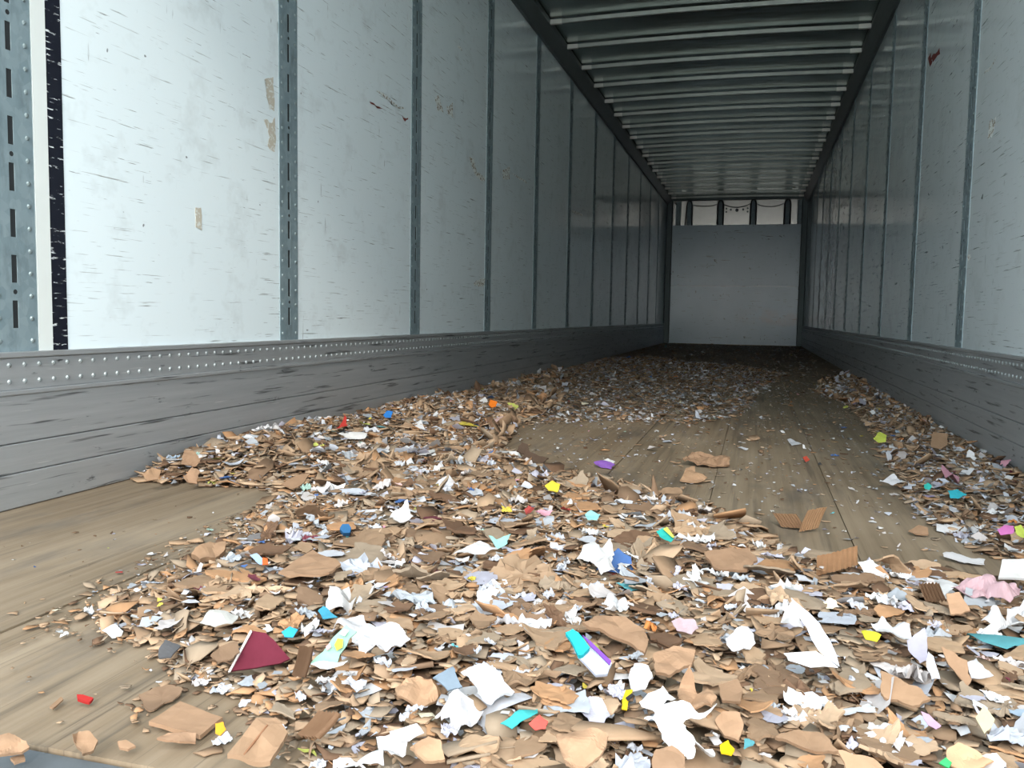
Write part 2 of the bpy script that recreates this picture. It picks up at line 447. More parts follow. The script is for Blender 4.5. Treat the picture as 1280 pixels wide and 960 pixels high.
for i, (a, b) in enumerate(zip(posts[:-1], posts[1:])):
    sag = (.02, .05, .05)[i]
    pp = [(a+.06, YC+.015, 2.575), (a+(b-a)*.3, YC+.02, 2.575-sag), (a+(b-a)*.7, YC+.02, 2.575-sag), (b-.06, YC+.015, 2.585)]
    tag(tube('cable', pp, .008, M_CABLE), ('thin black cable strung between first and second front posts', 'thin black cable sagging above the vent holes in front wall',
        'thin black cable sagging between the two right front posts')[i], 'cable')

# ---- roof with bows and top rails
def roofz(x): return Z_ROOF+.02*(1-(2*x/W-1)**2)
ceil_mb = MB(); NX = 12
for k in range(NX+1):
    x = -.05+(W+.1)*k/NX
    for y in (-1.12, Y_NOSE+.1): ceil_mb.v += [(x, y, roofz(x)+.006), (x, y, roofz(x)+.02)]
for k in range(NX):
    a = k*4; b = a+4
    ceil_mb.f += [(a, b, b+2, a+2), (a+1, a+3, b+3, b+1)]
ceiling = ceil_mb.build('ceiling', M_ROOF); tag(ceiling, kind='structure')
def bow_mesh():
    m = MB(); N = 12
    def strip(y0, y1, top, bot):
        b0 = len(m.v)
        for k in range(N+1):
            x = .07+(W-.14)*k/N; z = roofz(x)
            m.v.extend([(x, y0, z-top), (x, y1, z-top), (x, y1, z-bot), (x, y0, z-bot)])
        for k in range(N):
            a = b0+k*4; b = a+4
            for i in range(4):
                j = (i+1) % 4; m.f.append((a+i, a+j, b+j, b+i))
        m.f.append((b0, b0+1, b0+2, b0+3)); e = b0+4*N; m.f.append((e+3, e+2, e+1, e))
    strip(-.010, .010, .007, .036)
    return m
bow_me = bow_mesh().mesh('roof_bow', M_BOW)
bm = bmesh.new(); bm.from_mesh(bow_me); bmesh.ops.recalc_face_normals(bm, faces=bm.faces); bm.to_mesh(bow_me); bm.free()
clip_me = MB().box(-.05, .05, -.014, .012, -.038, -.005).mesh('bow_clip', M_CLIP)
y = -.61
while y < Y_NOSE-.05:
    b = link(bpy.data.objects.new('roof_bow', bow_me), ceiling); b.location = (0, y, 0)
    for x in (.125, W-.125):
        c = link(bpy.data.objects.new('bow_clip', clip_me), b); c.location = (x, 0, roofz(x))
    y += .61
for nm, s in (('trim_1', 1), ('trim_2', -1)):
    prof = [(-.02, 2.578), (.022, 2.578), (.034, 2.592), (.086, 2.664), (.088, 2.70), (-.02, 2.735)]
    if s < 0: prof = [(W-x, z) for x, z in prof][::-1]
    tag(MB().prism_y(prof, -1.1, Y_NOSE+.02).build(nm, M_RAIL), kind='structure')
# rear frame of the trailer, at the opening behind the camera's view
rf = MB(); rf.box(-.08, W+.08, -1.22, -1.125, 2.56, 2.82); rf.box(-.08, -.005, -1.22, -1.125, -.09, 2.56); rf.box(W+.005, W+.08, -1.22, -1.125, -.09, 2.56)
tag(rf.build('trim_4', M_GALV), kind='structure')
g = MB().box(-25, 28, -40, 22, -1.4, -1.3).build('ground', M_GROUND); tag(g, kind='structure')

# ================================================================== DEBRIS
CARD = [(161, 135, 109), (170, 144, 117), (153, 129, 105), (140, 116, 93), (155, 138, 118), (170, 132, 98), (124, 101, 81), (178, 153, 127), (148, 133, 115), (108, 84, 66)]
WHITE = [(200, 202, 205), (190, 193, 200), (178, 184, 195), (206, 207, 208), (160, 166, 173), (192, 187, 186), (176, 176, 190)]
COLR = [('aqua', (95, 165, 174)), ('blue', (73, 106, 161)), ('yellow', (196, 179, 78)), ('lime', (177, 184, 97)), ('pink', (200, 147, 163)),
        ('red', (156, 66, 62)), ('orange', (193, 128, 73)), ('lilac', (161, 149, 179)), ('mint', (161, 191, 182)), ('grey', (111, 109, 109)),
        ('maroon', (107, 53, 64)), ('pale blue', (161, 179, 196)), ('dark grey', (76, 74, 74)), ('cream', (205, 200, 177)), ('pale grey', (170, 172, 175)), ('rosy', (186, 161, 158))]

HS_LIST = [
 # name, label, category, outline, height, tilt, thickness, bump, colour
 ('maroon_board', 'maroon board scrap with white edges standing in the left foreground pile', 'board', [(286, 839), (314, 788), (333, 791), (349, 808), (362, 823), (349, 829), (322, 834)], .055, 50, .004, .001, (98, 34, 50)),
 ('cardboard_square', 'clean square of tan corrugated cardboard lying flat on the bare boards', 'cardboard', [(186, 902), (225, 877), (278, 897), (250, 919)], .012, 4, .005, .001, (151, 122, 97)),
 ('cardboard_flap', 'creased tan cardboard flap beside the clean square at the bottom left', 'cardboard', [(284, 944), (320, 897), (345, 895), (360, 914), (352, 930), (338, 953), (310, 950)], .035, 14, .006, .003, (154, 125, 99)),
 ('cardboard_strip', 'narrow curled cardboard strip in front of the clean tan square', 'cardboard', [(196, 921), (212, 914), (246, 916), (245, 925), (225, 928), (204, 924)], .014, 18, .003, .006, (150, 121, 97)),
 ('orange_tag', 'small orange plastic bit beside the corner of the tan square', 'plastic bit', [(269, 904), (279, 902), (282, 912), (275, 920), (269, 916)], .03, 55, .002, .002, (208, 142, 41)),
 ('crumpled_cardboard', 'lone crumpled cardboard lump on the bare boards near the sill', 'cardboard', [(90, 914), (99, 908), (112, 912), (122, 922), (117, 930), (103, 936), (95, 926)], .03, 40, .006, .018, (142, 115, 91)),
 ('cardboard_piece', 'pale tan cardboard piece at the bottom left corner on the sill', 'cardboard', [(-14, 925), (10, 914), (34, 925), (36, 936), (10, 943), (-14, 946)], .025, 30, .004, .006, (157, 127, 101)),
 ('cardboard_chip', 'small tan cardboard chip on the steel sill below the corner piece', 'cardboard', [(13, 948), (30, 941), (31, 948), (18, 953)], .008, 10, .003, .003, (152, 123, 98)),
 ('red_plastic_bit', 'small red plastic bit alone on the bare left boards', 'plastic bit', [(96, 868), (104, 869), (116, 873), (111, 878), (97, 874)], .01, 20, .004, .001, (154, 39, 37)),
 ('pale_chip', 'thin pale cardboard sliver on the bare boards by the red bit', 'cardboard', [(62, 883), (76, 871), (79, 874), (65, 886)], .006, 5, .002, .001, (142, 115, 91)),
 ('brown_chip', 'small ragged cardboard chip between crumpled lump and tan square', 'cardboard', [(147, 931), (157, 929), (169, 934), (160, 939), (149, 938)], .01, 15, .003, .005, (151, 122, 97)),
 ('dark_grey_card', 'dark grey card scrap left of the maroon board', 'card', [(197, 812), (207, 801), (226, 806), (213, 823), (199, 822)], .035, 20, .002, .002, (81, 81, 83)),
 ('mauve_card', 'dusty mauve card scrap touching the maroon board', 'card', [(263, 819), (276, 806), (296, 802), (299, 815), (288, 824), (272, 826)], .045, 22, .002, .003, (121, 98, 78)),
 ('bright_blue_scrap', 'bright sky-blue paper scrap behind the maroon board', 'paper scrap', [(352, 790), (362, 784), (372, 788), (366, 797), (355, 796)], .06, 30, .001, .003, (49, 153, 189)),
 ('teal_blue_scrap', 'teal-blue paper scrap beside white crumpled paper behind the printed card', 'paper scrap', [(397, 762), (404, 757), (412, 762), (422, 772), (404, 773)], .06, 30, .001, .003, (58, 133, 158)),
 ('white_crumpled_sheet', 'white crumpled sheet behind the mint printed card', 'paper', [(407, 758), (413, 740), (424, 735), (436, 733), (439, 742), (430, 748), (446, 750), (436, 762), (420, 761)], .07, 35, .001, .016, (189, 189, 189)),
 ('white_torn_sheet', 'large white torn sheet to the right of the mint printed card', 'paper', [(416, 782), (436, 770), (452, 768), (470, 776), (500, 788), (512, 800), (490, 806), (470, 812), (452, 806), (440, 792)], .06, 20, .001, .014, (187, 187, 190)),
 ('orange_tan_flap', 'orange-tan cardboard flap left of the grey card in the centre foreground', 'cardboard', [(494, 856), (508, 846), (522, 842), (541, 852), (546, 870), (530, 882), (497, 872)], .07, 30, .004, .008, (161, 131, 104)),
 ('grey_blue_card', 'grey-blue card with white torn edge beside the fanned white sheet', 'card', [(541, 846), (566, 832), (573, 852), (578, 858), (560, 862)], .07, 25, .002, .002, (118, 133, 146)),
 ('fanned_white_sheet', 'white fan-shaped torn sheet in the centre foreground', 'paper', [(576, 838), (590, 831), (608, 831), (626, 844), (642, 862), (638, 870), (614, 876), (600, 866), (590, 850)], .07, 26, .001, .008, (184, 186, 190)),
 ('white_chip_pile', 'crumpled white tissue below the fanned white sheet', 'paper', [(544, 884), (560, 876), (590, 872), (606, 890), (590, 900), (572, 908), (562, 896), (552, 900)], .06, 22, .001, .016, (186, 186, 190)),
 ('teal_paper', 'teal paper scrap left of the red scrap at the bottom centre', 'paper scrap', [(627, 902), (650, 888), (673, 884), (672, 892), (662, 898), (640, 907)], .06, 22, .001, .005, (58, 154, 154)),
 ('red_paper', 'coral red paper scrap right of the teal scrap at the bottom centre', 'paper scrap', [(660, 904), (674, 892), (685, 901), (682, 911), (668, 912)], .06, 35, .001, .004, (189, 81, 72)),
 ('white_square_sheet', 'square white paper sheet at the bottom left of centre', 'paper', [(487, 914), (521, 904), (530, 916), (512, 926), (490, 924)], .06, 24, .001, .003, (190, 190, 192)),
 ('white_bottom_sheet', 'white crumpled sheet just below the square white sheet', 'paper', [(470, 924), (490, 922), (510, 926), (506, 940), (490, 950), (478, 942)], .05, 24, .001, .01, (190, 190, 192)),
 ('bottom_white_tissue', 'white lacy tissue at the bottom edge left of centre', 'paper', [(443, 946), (458, 938), (478, 942), (480, 954), (462, 960), (444, 957)], .05, 20, .001, .012, (190, 191, 193)),
 ('broad_tan_sheet', 'broad orange-tan cardboard sheet at the bottom centre', 'cardboard', [(696, 916), (715, 911), (740, 913), (760, 920), (752, 938), (728, 956), (708, 952), (700, 932)], .075, 24, .004, .008, (159, 129, 103)),
 ('bottom_tan_flap', 'orange-tan cardboard flap at the bottom edge left of centre', 'cardboard', [(512, 936), (535, 917), (552, 926), (556, 946), (530, 949)], .055, 26, .004, .006, (161, 131, 104)),
 ('large_tan_panel', 'large weathered cardboard panel right of the teal-topped packet', 'cardboard', [(730, 778), (744, 768), (784, 772), (804, 786), (812, 800), (808, 816), (790, 804), (764, 794)], .08, 20, .005, .004, (145, 117, 93)),
 ('ribbed_tan_panel', 'ribbed cardboard piece below the large weathered panel', 'cardboard', [(816, 818), (842, 806), (868, 812), (864, 828), (838, 844), (820, 842)], .07, 24, .005, .006, (151, 122, 97)),
 ('crumpled_tan_sheet', 'crumpled orange-tan sheet above the big white torn paper', 'cardboard', [(846, 856), (862, 838), (874, 858), (884, 852), (898, 866), (890, 878), (864, 882), (848, 874)], .07, 26, .003, .014, (157, 127, 101)),
 ('greyish_tan_flap', 'greyish tan cardboard flap right of the crumpled orange-tan sheet', 'cardboard', [(898, 856), (922, 850), (930, 862), (926, 876), (902, 874)], .07, 22, .004, .003, (132, 107, 85)),
 ('bottom_card_tab', 'rounded cardboard tab at the bottom edge beside the big white paper', 'cardboard', [(815, 950), (820, 936), (840, 932), (855, 942), (857, 962), (816, 966)], .075, 34, .005, .003, (140, 113, 90)),
 ('tan_mid_sheet', 'tan cardboard sheet right of the big white torn paper', 'cardboard', [(893, 900), (902, 888), (926, 892), (930, 910), (924, 926), (906, 916)], .075, 28, .004, .005, (158, 128, 102)),
 ('yellow_plastic_bit', 'bright yellow plastic bit beside the big white torn paper', 'plastic bit', [(900, 930), (910, 923), (918, 936), (914, 944), (902, 940)], .08, 30, .002, .006, (205, 171, 16)),
 ('yellow_black_tag', 'yellow and black tag left of the big white torn paper', 'plastic bit', [(777, 876), (782, 863), (791, 862), (786, 874), (784, 888), (778, 887)], .085, 40, .002, .003, (200, 170, 33)),
 ('white_flag_sheet', 'white sheet standing above the yellow and black tag', 'paper', [(786, 850), (794, 828), (810, 830), (816, 844), (806, 860), (790, 860)], .085, 40, .001, .008, (190, 190, 193)),
 ('lilac_white_sheet', 'pale lilac-white sheet left of the yellow and black tag', 'paper', [(724, 880), (738, 866), (752, 874), (764, 892), (756, 904), (740, 906), (728, 892)], .075, 34, .001, .008, (173, 173, 186)),
 ('pinkish_print', 'pink and white printed wrapper above the ribbed cardboard piece', 'wrapper', [(838, 778), (850, 771), (866, 773), (874, 783), (864, 792), (846, 788)], .075, 30, .001, .006, (175, 155, 162)),
 ('white_ragged_sheet', 'ragged white sheet beside the folded white card', 'paper', [(906, 800), (920, 792), (938, 790), (946, 800), (938, 808), (924, 814), (908, 808)], .075, 24, .001, .01, (190, 190, 192)),
 ('white_lump', 'white crumpled paper behind the folded white card', 'paper', [(976, 772), (988, 758), (996, 764), (1004, 782), (990, 786)], .07, 36, .001, .012, (192, 192, 193)),
 ('brown_edge_flap', 'broad tan cardboard flap in the right foreground', 'cardboard', [(1102, 840), (1126, 848), (1150, 862), (1160, 872), (1150, 881), (1110, 874), (1102, 866)], .08, 24, .004, .003, (154, 125, 99)),
 ('lavender_sheet', 'lavender-grey sheet standing up in the right foreground', 'paper', [(1131, 800), (1144, 790), (1157, 785), (1158, 806), (1160, 824), (1150, 829), (1136, 812)], .085, 62, .001, .003, (159, 158, 175)),
 ('white_wedge', 'white wedge of paper below the lavender-grey sheet', 'paper', [(1160, 814), (1166, 820), (1176, 848), (1164, 848), (1158, 834)], .075, 40, .001, .003, (179, 181, 190)),
 ('peaked_cardboard', 'peaked cardboard with white lining right of the lavender sheet', 'cardboard', [(1176, 808), (1190, 816), (1210, 828), (1212, 848), (1206, 862), (1192, 838)], .085, 45, .003, .004, (152, 123, 98)),
 ('peaked_lining', 'white paper sheet beside the peaked cardboard at the right', 'paper', [(1208, 828), (1220, 821), (1232, 836), (1242, 844), (1222, 848), (1214, 846)], .08, 26, .001, .005, (183, 183, 188)),
 ('pale_tan_rectangle', 'pale orange-tan cardboard rectangle in the right pile', 'cardboard', [(1183, 742), (1198, 740), (1213, 762), (1200, 767), (1188, 768)], .07, 34, .003, .002, (168, 136, 109)),
 ('white_box_board', 'clean white board lying at the right edge of the pile', 'board', [(1248, 722), (1253, 699), (1292, 698), (1292, 724)], .07, 24, .004, .001, (193, 193, 193)),
 ('pink_film', 'crumpled pink and clear plastic film near the white board', 'plastic film', [(1190, 738), (1198, 724), (1226, 722), (1246, 726), (1262, 722), (1276, 734), (1262, 748), (1240, 742), (1214, 744)], .05, 20, .001, .014, (179, 151, 158)),
 ('white_right_sheet', 'white torn sheet at the right edge below the plastic film', 'paper', [(1228, 778), (1244, 770), (1258, 774), (1262, 758), (1284, 752), (1284, 784), (1256, 786)], .07, 26, .001, .012, (190, 190, 192)),
 ('white_pair_sheet', 'white torn sheet with fold above the lavender sheet', 'paper', [(1090, 778), (1102, 770), (1116, 780), (1128, 778), (1136, 784), (1142, 796), (1120, 796), (1098, 788)], .075, 30, .001, .01, (190, 191, 193)),
 ('yellow_green_scrap', 'yellow-green scrap beside the folded white card', 'paper scrap', [(1076, 787), (1084, 790), (1102, 793), (1096, 801), (1082, 799)], .075, 25, .001, .005, (185, 185, 49)),
 ('cream_foreground_sheet', 'cream torn sheet at the bottom right edge', 'paper', [(1182, 936), (1200, 930), (1224, 940), (1240, 952), (1216, 964), (1186, 956)], .085, 22, .002, .006, (197, 160, 127)),
 ('orange_tan_bottom_sheet', 'orange-tan cardboard sheet at the bottom edge right of centre', 'cardboard', [(1048, 938), (1060, 940), (1090, 946), (1112, 962), (1060, 966)], .09, 26, .003, .004, (164, 133, 106)),
 ('weathered_flap', 'weathered grey-tan cardboard flap at the bottom right of centre', 'cardboard', [(966, 918), (1000, 910), (1030, 916), (1050, 938), (1020, 940), (990, 928)], .085, 20, .004, .004, (143, 116, 92)),
 ('pink_magenta_wrapper', 'white and magenta wrapper scrap in the right foreground', 'wrapper', [(1152, 890), (1162, 892), (1176, 906), (1170, 912), (1160, 906)], .08, 34, .001, .004, (176, 146, 172)),
 ('cream_diamond', 'cream yellow paper diamond in the right foreground', 'paper', [(1219, 896), (1230, 884), (1242, 898), (1236, 910), (1230, 915)], .08, 34, .001, .004, (178, 172, 143)),
 ('green_bit', 'bright green plastic bit near the bottom right', 'plastic bit', [(1174, 954), (1182, 947), (1190, 952), (1186, 959)], .08, 30, .002, .003, (58, 171, 99)),
 ('dark_brown_strip', 'dark brown bent board on the swept floor behind the pile', 'board', [(645, 569), (652, 556), (659, 560), (662, 570), (685, 577), (678, 584), (650, 580), (656, 572)], .02, 30, .004, .002, (81, 66, 55)),
 ('purple_scrap', 'purple and white paper scrap on the swept floor', 'paper scrap', [(742, 578), (752, 575), (768, 580), (764, 587), (748, 583)], .012, 20, .001, .003, (125, 86, 165)),
 ('white_neighbour_scrap', 'white paper scrap touching the purple scrap', 'paper scrap', [(752, 576), (760, 573), (769, 577), (764, 582)], .016, 24, .001, .003, (190, 190, 193)),
 ('yellow_foam_scrap', 'yellow scrap at the back edge of the near pile', 'paper scrap', [(681, 607), (690, 601), (700, 605), (697, 614), (686, 612)], .04, 35, .002, .004, (197, 181, 58)),
 ('teal_card', 'teal and lime card standing at the back of the near pile', 'card', [(820, 664), (830, 660), (842, 672), (838, 677), (826, 672)], .05, 30, .001, .002, (41, 158, 150)),
 ('aqua_scrap', 'pale aqua paper scrap at the back middle of the near pile', 'paper scrap', [(731, 643), (739, 638), (750, 643), (746, 650), (734, 650)], .05, 24, .001, .003, (133, 189, 191)),
 ('mint_scrap', 'pale mint paper scrap in the middle of the near pile', 'paper scrap', [(611, 670), (622, 674), (638, 668), (634, 680), (622, 686)], .05, 26, .001, .003, (142, 193, 189)),
 ('white_long_sheet', 'long white torn sheet beside the pale mint scrap', 'paper', [(566, 692), (586, 680), (602, 676), (622, 686), (606, 690), (588, 690)], .05, 18, .001, .006, (188, 189, 190)),
 ('white_star_sheet', 'big white torn sheet in the middle of the near pile', 'paper', [(722, 700), (736, 680), (742, 674), (750, 684), (762, 678), (768, 690), (764, 704), (774, 716), (752, 714), (738, 700)], .06, 26, .001, .012, (191, 192, 193)),
 ('orange_cup_bit', 'bright orange scrap at the foot of the left wall far back', 'plastic bit', [(611, 506), (613, 499), (621, 502), (620, 508), (613, 509)], .03, 50, .003, .002, (203, 109, 29)),
 ('royal_blue_scrap', 'royal blue paper scrap at the left wall behind the heap', 'paper scrap', [(479, 519), (484, 513), (491, 514), (489, 522), (482, 522)], .05, 50, .001, .002, (41, 108, 179)),
 ('red_shred', 'red shredded strip on top of the left wall heap', 'plastic bit', [(428, 528), (431, 518), (434, 522), (433, 532), (420, 536)], .08, 60, .001, .002, (154, 45, 39)),
 ('white_strip_sheet', 'white torn strip on the left wall heap', 'paper', [(421, 540), (430, 542), (446, 540), (460, 541), (456, 548), (436, 549)], .07, 30, .001, .003, (190, 190, 190)),
 ('tan_heap_flap', 'tan cardboard flap at the front of the left wall heap', 'cardboard', [(353, 605), (368, 595), (386, 592), (378, 606), (366, 611)], .05, 20, .003, .001, (145, 117, 93)),
 ('left_heap_end', 'rounded cardboard lump at the left end of the wall heap', 'cardboard', [(178, 592), (190, 585), (201, 588), (198, 597), (184, 600)], .05, 50, .004, .008, (148, 120, 95)),
 ('heap_end_flap', 'upright cardboard flap at the left end of the wall heap', 'cardboard', [(226, 580), (230, 562), (242, 562), (250, 575), (244, 583)], .06, 55, .004, .006, (141, 114, 91)),
 ('heap_front_flap', 'tan cardboard flap low on the left wall heap', 'cardboard', [(228, 597), (240, 584), (250, 588), (246, 604), (234, 602)], .04, 55, .004, .006, (150, 121, 97)),
 ('white_peak_sheet', 'white peaked paper in the left of the near pile', 'paper', [(485, 648), (496, 636), (508, 627), (514, 640), (519, 646), (500, 652)], .06, 40, .001, .008, (191, 191, 191)),
 ('blue_bottle_cap', 'round blue bottle cap in the left of the near pile', 'bottle cap', [(425, 660), (428, 655), (436, 655), (439, 660), (437, 666), (429, 666)], .05, 45, .012, .0005, (43, 91, 133)),
 ('broad_tan_board', 'broad flat cardboard sheet in the left of the near pile', 'cardboard', [(348, 714), (390, 687), (425, 704), (412, 716), (362, 720)], .05, 5, .004, .003, (151, 122, 97)),
 ('pleated_stack', 'pleated brown cardboard stack at the left fringe of the pile', 'cardboard', [(238, 690), (262, 678), (282, 676), (282, 687), (270, 696), (250, 699)], .03, 28, .012, .006, (142, 115, 91)),
 ('pale_blue_card', 'pale blue card with orange corner on the left fringe', 'card', [(313, 694), (321, 692), (330, 699), (328, 706), (320, 702)], .04, 30, .001, .001, (146, 170, 197)),
 ('orange_corner', 'orange card corner touching the pale blue card', 'card', [(328, 697), (335, 698), (335, 705), (328, 706)], .04, 34, .001, .001, (193, 90, 46)),
 ('grey_scrap_sheet', 'pale grey sheet in the left middle of the near pile', 'paper', [(250, 777), (262, 764), (280, 764), (299, 768), (290, 780), (268, 782)], .045, 16, .001, .004, (172, 172, 168)),
 ('lime_scrap', 'lime green scrap in the strip along the right wall', 'paper scrap', [(1091, 548), (1100, 540), (1108, 544), (1107, 552), (1098, 553)], .05, 34, .001, .003, (177, 189, 80)),
 ('cyan_scrap', 'cyan paper scrap in the strip along the right wall', 'paper scrap', [(1184, 613), (1196, 611), (1208, 618), (1200, 623), (1188, 622)], .05, 22, .001, .003, (53, 167, 183)),
 ('turquoise_bit', 'small turquoise scrap left of the cyan scrap on the right', 'paper scrap', [(1155, 606), (1160, 603), (1165, 607), (1162, 612), (1156, 611)], .05, 30, .001, .002, (49, 163, 154)),
 ('pink_scrap_sheet', 'pink scrap at the right end of the right strip', 'paper scrap', [(1247, 662), (1256, 656), (1268, 657), (1268, 666), (1252, 668)], .05, 28, .001, .004, (189, 108, 167)),
 ('lime_edge_scrap', 'yellow-green scrap at the right frame edge beside the pink scrap', 'paper scrap', [(1268, 658), (1276, 656), (1284, 664), (1280, 672), (1272, 668)], .05, 30, .001, .003, (173, 187, 83)),
 ('right_tan_board', 'upright tan board against the wall side of the right strip', 'board', [(1163, 558), (1166, 540), (1184, 542), (1184, 556), (1176, 562)], .06, 55, .004, .002, (136, 111, 88)),
 ('right_white_sheet', 'white torn sheet at the inner edge of the right strip', 'paper', [(1104, 602), (1112, 594), (1118, 593), (1128, 602), (1116, 606)], .03, 24, .001, .004, (188, 190, 195)),
 ('lone_white_scrap', 'white scrap alone on the swept floor in the middle', 'paper scrap', [(984, 551), (988, 550), (1002, 557), (990, 558)], .008, 14, .001, .002, (179, 183, 190)),
 ('lone_red_scrap', 'small red scrap alone on the swept floor', 'paper scrap', [(1003, 573), (1008, 571), (1012, 576), (1007, 579)], .008, 20, .001, .001, (171, 70, 54)),
 ('lone_tan_lump', 'bent cardboard piece on the swept floor behind the pile', 'cardboard', [(853, 574), (866, 564), (884, 568), (912, 574), (912, 583), (890, 584), (868, 579)], .02, 22, .004, .008, (140, 113, 90)),
 ('lone_tan_pair', 'curled cardboard scraps before the bent piece on the swept floor', 'cardboard', [(850, 602), (858, 586), (868, 582), (870, 592), (884, 598), (872, 604)], .02, 24, .003, .006, (154, 125, 99)),
 ('broad_mid_panel', 'broad cardboard panel at the back right of the near pile', 'cardboard', [(880, 690), (905, 686), (936, 685), (947, 700), (934, 712), (898, 712)], .06, 18, .005, .003, (140, 113, 90)),
 ('right_mid_chip', 'lone tan cardboard chip on the floor beside the right strip', 'cardboard', [(1136, 662), (1148, 655), (1160, 660), (1160, 667), (1146, 667)], .015, 20, .003, .004, (145, 117, 93)),
 ('white_streak_sheet', 'long narrow white strip near the right end of swept floor', 'paper', [(1178, 692), (1190, 690), (1214, 697), (1232, 700), (1230, 705), (1204, 702), (1180, 695)], .012, 10, .001, .003, (188, 189, 192)),
]
BIG_WHITE = [(799, 873), (833, 858), (843, 873), (827, 887), (852, 887), (896, 884), (888, 896), (852, 902), (868, 914), (898, 935), (886, 944), (868, 935), (869, 949), (860, 950), (836, 930), (814, 911), (806, 896), (818, 890)]
OUTLINES = [(h_[0].replace('_', ' '), np.array(h_[3], float)) for h_ in HS_LIST]+[('big torn white paper', np.array(BIG_WHITE, float)),
    ('folded white card', np.array([(980, 816), (988, 747), (1024, 779), (1047, 833), (1000, 830)], float)), ('teal-topped packet', np.array([(708, 789), (718, 784), (764, 828), (758, 844), (722, 819)], float)),
    ('mint printed card', np.array([(390, 829), (430, 781), (446, 787), (436, 826), (404, 836)], float)),
    ('standing corrugated flap', np.array([(970, 645), (1000, 640), (1026, 632), (1024, 662), (1000, 668), (978, 658)], float)), ('bright corrugated fold', np.array([(1020, 715), (1062, 690), (1066, 706), (1042, 718)], float))]

def template(kind, r, nc, detail):
    """a torn scrap about one unit across: verts, triangles"""
    ncorn = r.integers(4, 7)
    ang = np.sort((np.arange(ncorn)+r.uniform(-.33, .33, ncorn))*2*math.pi/ncorn)
    rad = r.uniform(.34, .62, ncorn); asp = r.uniform(.38, 1.0)
    cor = np.stack([np.cos(ang)*rad, np.sin(ang)*rad*asp], 1)
    out = []
    for i in range(ncorn):
        a, b = cor[i], cor[(i+1) % ncorn]; out.append(a)
        if detail or r.random() < .5:
            e = b-a; nn = np.array([-e[1], e[0]]); m1, m2 = r.uniform(-.12, .12, 2)
            for tt in ((.14, .3, .45, .58, .73, .88) if detail else (.5,)):
                w = m1*math.sin(tt*math.pi)+m2*math.sin(tt*2*math.pi)*.6
                out.append(a+e*(tt+(r.uniform(-.04, .04) if detail else 0))+nn*(w+(r.normal(0, .03) if detail else 0)))
    out = np.array(out); n = len(out); cen = out.mean(0)
    rings = (1.0, .7, .38) if detail else (1.0,)
    V2 = np.concatenate([cen+(out-cen)*k for k in rings]+[cen[None]])
    T = []
    for i in range(n):
        j = (i+1) % n
        if detail: T += [(i, j, n+j), (i, n+j, n+i), (n+i, n+j, 2*n+j), (n+i, 2*n+j, 2*n+i), (2*n+i, 2*n+j, 3*n)]
        else: T.append((i, j, n))
    V = np.concatenate([V2, np.zeros((len(V2), 1))], 1)
    phi = r.uniform(0, math.pi); d = V2@np.array([math.cos(phi), math.sin(phi)])
    ax = np.array([math.cos(phi), math.sin(phi)]); perp = np.array([-ax[1], ax[0]]); pq = V2@perp
    if kind == 'curl':
        k = r.uniform(.8, 2.4)*r.choice([-1, 1])
        dd = np.sin(k*d)/k; V[:, 2] = (1-np.cos(k*d))/k
        V[:, :2] = dd[:, None]*ax+pq[:, None]*perp
    elif kind == 'fold':
        a = r.uniform(.25, 1.0)*r.choice([-1, 1]); off = r.uniform(-.15, .15)
        m = d > off; V[m, 2] = (d[m]-off)*math.sin(a); dd = d.copy(); dd[m] = off+(d[m]-off)*math.cos(a)
        V[:, :2] = dd[:, None]*ax+pq[:, None]*perp
    amp = {'flat': .012, 'curl': .02, 'fold': .02, 'crumple': .07 if nc == 'card' else .10, 'layer': .02}[kind]
    if detail:
        so = r.uniform(0, 90, 3)
        fr = 5.0 if kind == 'crumple' else 3.0
        nz = np.array([(abs(mnoise.noise(Vector((a*fr+so[0], b*fr+so[1], so[2]))))*2-.45)+.4*mnoise.noise(Vector((a*11+so[0], b*11+so[1], so[2]))) for a, b in V2])
        V[:, 2] += nz*amp*(1.7 if kind == 'crumple' else 1.3)
    else:
        V[:, 2] += r.normal(0, amp, len(V))
        if kind == 'crumple': V[:, :2] += r.normal(0, .03, (len(V), 2))
    T = np.array(T)
    th = {'paper': 0.0, 'card': r.uniform(.03, .06)}[nc]
    if th > 0:
        N = len(V); V2b = V.copy(); V2b[:, 2] -= th
        side = []
        for i in range(n):
            j = (i+1) % n; side += [(i, N+i, N+j), (i, N+j, j)]
        T = np.concatenate([T, T[:, ::-1]+N, np.array(side)]); V = np.concatenate([V, V2b])
    if kind == 'layer':
        Vs, Ts, o = [V], [T], len(V)
        for q in range(2):
            a = r.normal(0, .25); R2 = np.array([[math.cos(a), -math.sin(a)], [math.sin(a), math.cos(a)]])
            Vb = V.copy(); Vb[:, :2] = Vb[:, :2]@R2.T*r.uniform(.75, 1.0)+r.normal(0, .06, 2); Vb[:, 2] -= (th+.02)*(q+1)+r.uniform(0, .05)*(1+V[:, 0])
            Vs.append(Vb); Ts.append(T+o); o += len(V)
        V, T = np.concatenate(Vs), np.concatenate(Ts)
    return V.astype(np.float32), T.astype(np.int32)

